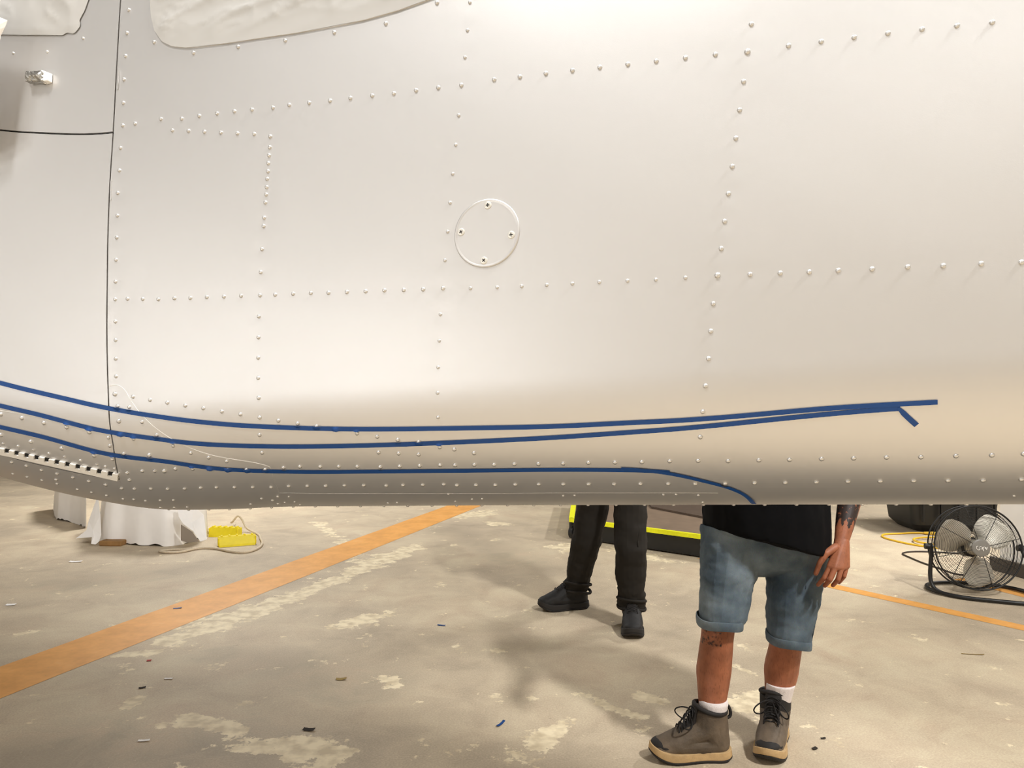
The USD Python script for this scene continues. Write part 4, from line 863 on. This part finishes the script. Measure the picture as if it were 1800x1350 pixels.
# ------------------------------------------------------------------ footwear
def footwear(t, ankle, toe_dir, L, style, dark_shaft=False):
    """ankle: floor point under the ankle; toe_dir: unit floor direction of the toes; L: overall length."""
    a = math.atan2(toe_dir[1], toe_dir[0]); k = L / .30; R = rotz(a) * 1.0; o = np.array([ankle[0], ankle[1], 0])
    G = lambda mesh: xf((lambda v, f: (v * k, f))(*meshkit.arrays(mesh, False)[:2]), R, o)
    tall = style == 'boot'
    nodes = [((.178, 0, .048), (.046, .048, .036)), ((.125, 0, .060), (.054, .055, .048)), ((.068, 0, .090), (.054, .048, .050)), ((.008, 0, .118 if tall else .104), (.063, .056, .050 if tall else .042)),
             ((-.028, 0, .060), (.044, .045, .050)), ((.002, 0, .178 if tall else .122), (.063, .057, .018))]
    m = fuse(chain(nodes, [(0, 1), (1, 2), (2, 3), (3, 4), (1, 4), (3, 5), (4, 5)]))
    up = soften(m, .010, 10); v = np.array(up.vertices); v[:, 2] = np.where(v[:, 2] < .020, .020 + (v[:, 2] - .02) * .1, v[:, 2]); up.vertices = v
    up = wrinkle(up, .0022, 45, 5, (1.4, .7, 1))
    shoe = put('boot' if tall else 'shoe', G(up), LEATHER if tall else SNEAK, t, smooth=True)
    out = [(.228, .0), (.222, .022), (.205, .038), (.17, .049), (.12, .051), (.07, .043), (.02, .038), (-.03, .040), (-.06, .034), (-.074, .016), (-.077, 0)]
    out = curve(np.array(out + [(x, -y) for x, y in out[-2:0:-1]]), 72, True)
    def sole(z0, z1, g0, g1):
        V = []
        for g, z in ((g0 * .97, z0), (g0, z0 + .004), (g1, z1 - .003), (g1 * .985, z1)):
            x = out[:, 0] * g + .07 * (1 - g); y = out[:, 1] * g * 1.14
            lift = .030 * np.clip((x - .14) / .09, 0, 1) ** 1.8 + .007 * np.clip((-.03 - x) / .05, 0, 1) ** 1.5
            V.append(np.c_[x, y, z + lift * (1 if z < .02 else .9)])
        n = len(out); V = np.vstack(V + [[[.07, 0, z0 + .001]], [[.07, 0, z1]]]); f = []
        for i in range(3):
            for q in range(n): l = (q + 1) % n; f += [(i * n + q, i * n + l, (i + 1) * n + l), (i * n + q, (i + 1) * n + l, (i + 1) * n + q)]
        for q in range(n): l = (q + 1) % n; f += [(4 * n, l, q), (4 * n + 1, 3 * n + q, 3 * n + l)]
        return V, np.array(f)
    put('midsole', G(sole(.010, .040, 1.02, 1.0)), SOLE if tall else OUTS, shoe, smooth=50, label='tan rubber midsole' if tall else None)
    put('outsole', G(sole(.0, .011, 1.0, 1.025)), OUTS, shoe, smooth=50)
    cap = fuse(chain([((.184, 0, .060), (.0405, .043, .022)), ((.172, 0, .056), (.044, .049, .020))])); put('toe_cap', G(soften(cap, .008, 6)), OUTS if tall else SNEAK, shoe, smooth=True)
    if dark_shaft:
        sf_ = fuse(chain([((.006, 0, .134), (.064, .0575, .034)), ((.002, 0, .180), (.0645, .0585, .016))])); put('shaft', G(soften(sf_, .010, 6)), COLLARM, shoe, smooth=True)
    # tongue, collar, heel pull, laces and their loops
    zt = .198 if tall else .136
    tg = fuse(chain([((.110, 0, .106), (.02, .024, .010)), ((.068, 0, .140), (.016, .027, .010)), ((.058, 0, zt - .006), (.009, .030, .016))])); put('tongue', G(soften(tg, .008, 6)), COLLARM, shoe, smooth=True)
    th = np.linspace(0, 2 * np.pi, 33)[:-1]
    cl = np.c_[.002 + .058 * np.cos(th), .054 * np.sin(th), (zt - .006) + .012 * np.cos(th) - .006 * np.sin(th) ** 2]; put('collar', G(tube(cl, .0085, 8, True)), COLLARM, shoe, smooth=True)
    if tall: put('pull_tab', G(tube(curve(np.array([(-.058, 0, .150), (-.070, 0, .19), (-.060, 0, .202), (-.054, 0, .178)]), 14), .006, 6)), COLLARM, shoe, smooth=True)
    if not tall: put('tongue_tab', G(box((.076, 0, .140), (.012, .012, .010), None, .002)), WTAB, shoe, smooth=False)
    if not tall: put('side_tab', G(box((.040, -.052, .108), (.014, .006, .022), None, .002)), ORANGE, shoe, smooth=False)
    pts = []; n = 6
    for i in range(n):
        x = .124 - i * .010; z = .110 + i * (.0145 if tall else .0075); sgn = 1 if i % 2 else -1
        pts += [(x, sgn * .026, z - .008), (x - .004, 0, z + .008), (x - .008, -sgn * .027, z - .002)]
    put('lace', G(tube(curve(np.array(pts), 90), .0026, 6)), LACE, shoe, smooth=True)
    pts2 = [(x, -y, z + .0015) for x, y, z in pts]; put('lace', G(tube(curve(np.array(pts2), 90), .0026, 6)), LACE, shoe, smooth=True)
    if tall:
        for s in (-1, 1): put('lace_loop', G(tube(curve(np.array([(.074, 0, .176), (.100, s * .036, .178), (.118, s * .062, .150), (.104, s * .056, .134), (.080, s * .018, .164)]), 26), .0026, 6)), LACE, shoe, smooth=True)
        put('lace_end', G(tube(curve(np.array([(.076, 0, .174), (.116, .02, .150), (.134, .034, .124)]), 14), .0024, 6)), LACE, shoe, smooth=True)
    return shoe

def head_parts(neck, head, face):
    """Convex pieces of a head looking along the unit floor direction face."""
    f = np.array([face[0], face[1], 0]); s = np.array([-f[1], f[0], 0]); u = np.array([0, 0, 1.0]); E = lambda p, r: ball(head + f * p[0] + s * p[1] + u * p[2], r)
    H_ = m3.Manifold.batch_hull
    ps = [H_([E((-.02, 0, .03), (.088, .075, .085)), E((.02, 0, .03), (.07, .068, .08))]), H_([E((.03, 0, -.02), (.062, .062, .06)), E((.055, 0, -.085), (.026, .032, .022))]),
          H_([E((.088, 0, .018), (.009, .008, .01)), E((.105, 0, -.022), (.011, .014, .010))]),
          H_([E((.078, -.02, -.052), .009), E((.084, 0, -.050), .011), E((.078, .02, -.052), .009)])]
    for q in (-1, 1):
        ps += [E((.076, q * .030, .015), (.011, .014, .008)), H_([E((.0, q * .076, .02), (.016, .010, .024)), E((-.006, q * .08, -.014), (.010, .008, .012))]), H_([E((.078, q * .014, .034), .008), E((.07, q * .045, .034), .008)])]
    ps += [m3.Manifold.batch_hull([ball(neck, (.062, .062, .05)), ball(head + u * -.03, (.058, .056, .05))])]
    return ps
def hair_cap(head, face):
    f = np.array([face[0], face[1], 0]); m = fuse([m3.Manifold.batch_hull([ball(head - f * .03 + [0, 0, .05], (.094, .084, .085)), ball(head + f * .02 + [0, 0, .075], (.07, .07, .06))])])
    cut = box(head + f * .06 + [0, 0, -.04], (.12, .3, .16), rotz(math.atan2(face[1], face[0]))); c = trimesh.Trimesh(*cut)
    m = m - m3.Manifold(m3.Mesh(np.array(c.vertices, np.float32), np.array(c.faces, np.uint32)))
    return wrinkle(soften(m, .012, 6), .005, 40, 8)
def hand_parts(w, K, tips, pips, thumb, r=.0085):
    """wrist, four knuckles, fingertips, middle joints, thumb chain"""
    K = np.array(K); ps = [m3.Manifold.batch_hull([ball(w, (.024, .020, .022))] + [ball(k, .0125) for k in K])]
    fine = []
    for i in range(4):
        q = r * (1.0, 1.06, 1.0, .86)[i]; d = pips[i] + (tips[i] - pips[i]) * .55 + (tips[i] - K[i]) * .0
        fine += chain([(K[i], q * 1.22), (pips[i], q * 1.10), (d, q), (tips[i], q * .88)])
    fine += chain([(w + (thumb[0] - w) * .45, .016), (thumb[0], .0135), (thumb[1], .0105), (thumb[2], .0088)])
    return ps + fine
def to_tri(m): q = m.to_mesh(); return trimesh.Trimesh(np.array(q.vert_properties[:, :3], float), np.array(q.tri_verts), process=True)
def manif(t): return m3.Manifold(m3.Mesh(np.array(t.vertices, np.float32), np.array(t.faces, np.uint32)))
def cutz(man, z): return man.trim_by_plane((0, 0, 1), z)

# ------------------------------------------------------------------ the man in denim shorts
RA, LA = np.array([.753, 2.915, 0]), np.array([1.050, 3.06, 0])
rk, lk = at(1263, 1100, 2.93), at(1386, 1112, 3.02); rh, lh = at(1297, 940, 3.06), at(1402, 940, 3.08); pel = (rh + lh) / 2 + [0, 0, .04]
che = pel + [.0, .02, .42]; nek = che + [-.0, -.01, .17]; hd = nek + [-.005, -.04, .155]; face = unit([-.25, -1, 0])
rsh, lsh = che + [-.185, .02, .09], che + [.185, .03, .09]
rel, lel = rsh + [-.11, -.05, -.28], at(1502, 836, 3.06); rwr, lwr = rel + [-.0, -.23, .06], at(1480, 948, 2.93)
man = thing('person', 'person in black T-shirt, denim shorts and dusty boots, left arm tattooed and hanging', 'person', (.93, 3.0, 0))
def leg_nodes(an, kn, hp, s): 
    cf = an * .36 + kn * .64 + np.array([.0, .028, 0]); an_ = an + np.array([0, 0, .10])
    return [(an_ + [0, 0, -.04], (.040, .042, .03)), (an_, (.042, .044, .05)), (an_ * .75 + kn * .25 + [0, .006, 0], (.050, .056, .05)), (cf, (.066, .072, .075)), (kn * .88 + an_ * .12 + [0, .006, 0], (.061, .064, .05)), (kn, (.062, .064, .055)), (kn * .55 + hp * .45, (.078, .082, .07)), (hp + [0, 0, -.05], (.088, .096, .08))]
parts = chain(leg_nodes(RA, rk, rh, -1)) + chain(leg_nodes(LA, lk, lh, 1))
parts += chain([(rh, (.10, .11, .09)), (lh, (.10, .11, .09))]) + chain([(pel, (.155, .11, .09)), (pel + [0, -.02, .17], (.155, .115, .08)), (che, (.175, .12, .11)), (che + [0, .01, .09], (.17, .095, .06)), (nek, (.065, .065, .05))])
parts += chain([(rsh, .062), (rel, (.044, .044, .044)), (rel * .6 + rwr * .4, .042), (rwr, .028)]) + chain([(lsh, .062), (lsh * .4 + lel * .6, .047), (lel, .043), (lel * .7 + lwr * .3, (.046, .044, .045)), (lwr * .7 + lel * .3, (.037, .035, .035)), (lwr, (.028, .024, .026)), (lwr + (lwr - lel) * .12, (.027, .021, .024))])
bodym = soften(fuse(parts + head_parts(nek, hd, face)), .014, 10)
Yh = 2.885
Kn = [at(1459, 996, Yh - .005), at(1468, 998, Yh - .018), at(1479, 998, Yh - .014), at(1488, 995, Yh + .002)]
Pp = [at(1449, 1016, Yh - .012), at(1459, 1019, Yh - .030), at(1473, 1019, Yh - .026), at(1484, 1013, Yh - .010)]
Tp = [at(1438, 1028, Yh + .010), at(1450, 1029.5, Yh + .004), at(1464, 1029, Yh + .006), at(1475, 1024, Yh + .016)]
Th = [at(1452, 973, Yh + .000), at(1441, 990, Yh - .004), at(1434, 1008, Yh + .004)]
hand = soften(fuse(hand_parts(lwr + [0, -.01, -.01], Kn, Tp, Pp, Th)), .0045, 5)
hr = rwr; d = np.array([0, -1.0, .1])
def rest_hand(w, d, side, curl):
    d = unit(d); s = unit(np.cross(d, curl)) * side; K = [w + d * .085 + s * q for q in (-.03, -.01, .01, .028)]
    P_ = [k + d * .04 + curl * .012 for k in K]; T_ = [p + d * .02 + curl * .03 for p in P_]; return hand_parts(w, K, T_, P_, [w + d * .03 - s * .035, w + d * .06 - s * .05 + curl * .01, w + d * .085 - s * .048 + curl * .02])
hand2 = soften(fuse(rest_hand(rwr, d, 1, np.array([0, 0, -1.0]))), .006, 5)
whole = to_tri(fuse([manif(bodym), manif(hand), manif(hand2)]))
P = np.array(whole.vertices)
ink = np.zeros(len(P)); ax = lwr - lel; tt = ((P - lel) @ ax) / (ax @ ax); dd = np.linalg.norm(P - lel - tt[:, None] * ax, axis=1)
fin = .5 + .5 * np.sin(np.arctan2(P[:, 2] * 0 + (P[:, 0] - lel[0] - tt * ax[0]), P[:, 1] - lel[1] - tt * ax[1]) * 7)
ink = np.where((dd < .07) & (tt > .1) & (tt < .74 + .14 * fin), 1.0, 0.0) * np.where(P[:, 0] < lel[0] + tt * ax[0] + .03, 1, .55)
kd = (P - (rk + [-.035, -.05, -.035])); ink = np.maximum(ink, np.where((np.abs(kd[:, 0]) < .035) & (np.abs(kd[:, 2]) < .035) & (kd[:, 1] < .06), .62, 0))
b = put('body', whole, SKIN, man, smooth=True)
UsdGeom.PrimvarsAPI(b).CreatePrimvar('ink', Sdf.ValueTypeNames.FloatArray, 'vertex').Set(Vt.FloatArray.FromNumpy(ink.astype(np.float32)))
put('hair', hair_cap(hd, face), HAIR, man, smooth=True)
# shorts
def short_leg(kn, hp, r0, r1, zh): 
    m = fuse(chain([(hp + [0, 0, .02], (.135, .135, .1)), (hp * .5 + kn * .5 + [0, 0, -.0], r0), (kn + [0, 0, -.05], r1)])); return m.trim_by_plane((0, 0, 1), zh)
rleg = short_leg(rk + [.004, -.0, 0], rh + [-.01, 0, 0], (.105, .108, .08), (.082, .092, .05), rk[2] + .012); lleg = short_leg(lk + [.0, -.0, 0], lh + [.01, 0, 0], (.108, .112, .08), (.080, .092, .05), lk[2] - .032)
crq = chain([(rh + [.045, -.02, -.05], (.10, .135, .11)), (lh + [-.045, -.02, -.05], (.10, .135, .11))])
top = fuse(crq + chain([(rh + [-.0, -.02, .06], (.125, .15, .1)), (lh + [.0, -.02, .06], (.125, .15, .1))]))
sh_ = soften(fuse([rleg, lleg, top]).trim_by_plane((0, 0, -1), -(pel[2] + .14)), .011, 6)
zl, zr = at(1250, 930, 2.9)[2], at(1455, 980, 2.9)[2]; nrm_ = unit([(zl - zr) / (.44), 0.12, 1.0]); p0 = np.array([at(1250, 930, 2.9)[0], 2.9, zl])
sh_ = to_tri(manif(sh_).trim_by_plane(tuple(-nrm_), float(-(nrm_ @ p0) - .006)))
sh_ = wrinkle(sh_, .010, 9, 12, (1.0, 1.0, 1.9)); sh_ = wrinkle(sh_, .003, 38, 13, (1, 1, 2.4))
shorts = put('shorts', sh_, DENIM, man, smooth=True)
def cuff(kn, r, z0, tilt):
    th = np.linspace(0, 2 * np.pi, 49)[:-1]; V = []
    for q, rr in ((-.016, 1.0), (-.017, 1.035), (.0, 1.055), (.014, 1.045), (.016, 1.0)): V.append(np.c_[kn[0] + r[0] * rr * np.cos(th), kn[1] + r[1] * rr * np.sin(th), z0 + q + tilt * np.cos(th) + .004 * np.sin(3 * th)])
    V = np.vstack(V); n = 48; f = []
    for i in range(4):
        for k in range(n): l = (k + 1) % n; f += [(i * n + k, i * n + l, (i + 1) * n + l), (i * n + k, (i + 1) * n + l, (i + 1) * n + k)]
    return V, np.array(f)
put('hem', cuff(rk + [.004, 0, 0], (.0835, .093), rk[2] + .020, -.004), DENIM, shorts, smooth=True); put('hem', cuff(lk, (.0815, .093), lk[2] - .024, -.010), DENIM, shorts, smooth=True)
put('fly_seam', tube(curve([pel + [.01, -.135, .10], pel + [.012, -.142, .0], pel + [.01, -.135, -.09], pel + [.005, -.10, -.15]], 20), .0035, 6), DENIM, shorts, smooth=True)
# T-shirt, its hem dipping towards the left hip
shp = chain([(pel + [-.01, 0, -.12], (.248, .25, .11)), (pel + [-.01, -.0, .06], (.248, .25, .1)), (pel + [-.01, -.02, .17], (.238, .22, .1)), (che, (.212, .145, .11)), (che + [0, .01, .075], (.2, .12, .06)), (nek + [0, 0, -.06], (.075, .075, .03))])
shp += chain([(rsh, .085), (rsh * .35 + rel * .65, .077)]) + chain([(lsh, .085), (lsh * .35 + lel * .65, .077)])
ts = fuse(shp); zl, zr = at(1250, 930, 2.9)[2], at(1455, 980, 2.9)[2]; nrm_ = unit([(zl - zr) / (.44), 0.12, 1.0]); p0 = np.array([at(1250, 930, 2.9)[0], 2.9, zl])
ts = ts.trim_by_plane(tuple(nrm_), float(nrm_ @ p0)); ts = wrinkle(soften(ts, .014, 5), .010, 8, 21, (1.6, 1.6, .8)); put('t_shirt', ts, SHIRT, man, smooth=True)
for an, kn in ((RA, rk), (LA, lk)):
    n0 = an + [0, 0, .10]; n1 = an * .62 + kn * .38; n1[2] = .212 if an is RA else .232
    m = fuse(chain([(n0, (.046, .047, .04)), (n1 * .5 + n0 * .5, (.049, .052, .03)), (n1, (.055, .061, .03))])).trim_by_plane((0, 0, -1), -(n1[2] + (.012 if an is RA else .004)))
    m = soften(m, .007, 4); v = np.array(m.vertices); nn = np.array(m.vertex_normals);  put('sock', m, SOCK, man, smooth=True)
footwear(man, RA, unit([-1.0, -.03, 0]), .305, 'boot'); footwear(man, LA, unit([-.45, -.90, 0]), .31, 'boot', True)

# ------------------------------------------------------------------ the man in charcoal trousers
RA2, LA2 = np.array([.405, 4.87, 0]), np.array([.700, 4.49, 0])
rk2, lk2 = at(1031, 952, 4.76), at(1108, 965, 4.46); rh2, lh2 = at(1052, 832, 4.74), at(1107, 818, 4.62); pel2 = (rh2 + lh2) / 2 + [0, 0, .05]
che2 = pel2 + [.02, .02, .43]; nek2 = che2 + [0, -.01, .18]; hd2 = nek2 + [0, -.03, .15]; face2 = unit([-.1, -1, 0])
rs2, ls2 = che2 + [-.18, .03, .1], che2 + [.19, -.02, .1]; re2, le2 = rs2 + [-.08, -.06, -.25], ls2 + [.08, -.06, -.25]; rw2, lw2 = re2 + [.10, -.2, .12], le2 + [-.12, -.2, .12]
man2 = thing('person', 'person in charcoal trousers and black sneakers standing with feet apart', 'person', (.56, 4.68, 0))
parts = []
for an, kn, hp in ((RA2, rk2, rh2), (LA2, lk2, lh2)): parts += chain([(an + [0, 0, .05], .04), (an + [0, 0, .12], .045), (an * .4 + kn * .6 + [0, .02, 0], .06), (kn, .058), (kn * .5 + hp * .5, .074), (hp, .09)])
parts += chain([(rh2, .1), (lh2, .1)]) + chain([(pel2, (.15, .11, .09)), (pel2 + [0, -.01, .17], (.14, .105, .08)), (che2, (.17, .12, .11)), (che2 + [0, .01, .1], (.165, .09, .05)), (nek2, (.06, .06, .05))])
parts += chain([(rs2, .06), (re2, .045), (rw2, .028)]) + chain([(ls2, .06), (le2, .045), (lw2, .028)])
b2 = soften(fuse(parts + head_parts(nek2, hd2, face2)), .016, 10)
h1 = soften(fuse(rest_hand(rw2, rw2 - re2, 1, np.array([0, 0, -1.0]))), .007, 5); h2 = soften(fuse(rest_hand(lw2, lw2 - le2, -1, np.array([0, 0, -1.0]))), .007, 5)
put('body', to_tri(fuse([manif(b2), manif(h1), manif(h2)])), SKIN, man2, smooth=True); put('hair', hair_cap(hd2, face2), HAIR, man2, smooth=True)
def trouser(an, kn, hp, z0):
    q = an + [0, 0, z0 + .02]; return fuse(chain([(hp + [0, 0, .02], (.12, .125, .1)), (kn * .45 + hp * .55, (.102, .108, .08)), (kn, (.094, .098, .07)), (kn * .6 + q * .4 + [0, .008, 0], (.088, .092, .06)), (kn * .22 + q * .78, (.078, .084, .05)), (q, (.080, .088, .03))])).trim_by_plane((0, 0, 1), z0)
tr = soften(fuse([trouser(RA2, rk2, rh2, .105), trouser(LA2, lk2, lh2, .105)] + chain([(rh2 + [0, 0, .05], (.125, .125, .1)), (lh2 + [0, 0, .05], (.125, .125, .1))])).trim_by_plane((0, 0, -1), -(pel2[2] + .16)), .012, 6)
tr = wrinkle(tr, .012, 9, 41, (1, 1, 1.6)); tr = wrinkle(tr, .012, 16, 43, (.7, .7, 2.2), lambda p: np.clip((.36 - p[:, 2]) / .2, .15, 1))
trousers = put('trousers', tr, TROUS, man2, smooth=True)
for an, kn in ((RA2, rk2), (LA2, lk2)):
    c = an + (kn - an) * .20; c[2] = .118
    th = np.linspace(0, 2 * np.pi, 33)[:-1]; put('cuff_fold', tube(np.c_[c[0] + .079 * np.cos(th), c[1] + .086 * np.sin(th), c[2] + .008 * np.cos(th + 2.5) + .004 * np.sin(3 * th)], .009, 7, True), TROUS, trousers, smooth=True)
    put('cuff_fold', tube(np.c_[c[0] + .082 * np.cos(th), c[1] + .089 * np.sin(th), c[2] + .046 + .016 * np.cos(th + 2.2)], .008, 7, True), TROUS, trousers, smooth=True)
sw = fuse(chain([(pel2 + [0, 0, -.02], (.195, .185, .1)), (pel2 + [0, 0, .1], (.19, .18, .1)), (che2, (.195, .14, .11)), (che2 + [0, .01, .08], (.19, .11, .06)), (nek2 + [0, 0, -.05], .07)]) + chain([(rs2, .08), (re2 * .7 + rs2 * .3, .072)]) + chain([(ls2, .08), (le2 * .7 + ls2 * .3, .072)])).trim_by_plane((0, 0, 1), pel2[2] - .07)
put('t_shirt', wrinkle(soften(sw, .016, 5), .008, 8, 51), SHIRT, man2, smooth=True)
footwear(man2, RA2, unit([-.97, -.24, 0]), .325, 'shoe'); footwear(man2, LA2, unit([-.12, -.99, 0]), .325, 'shoe')
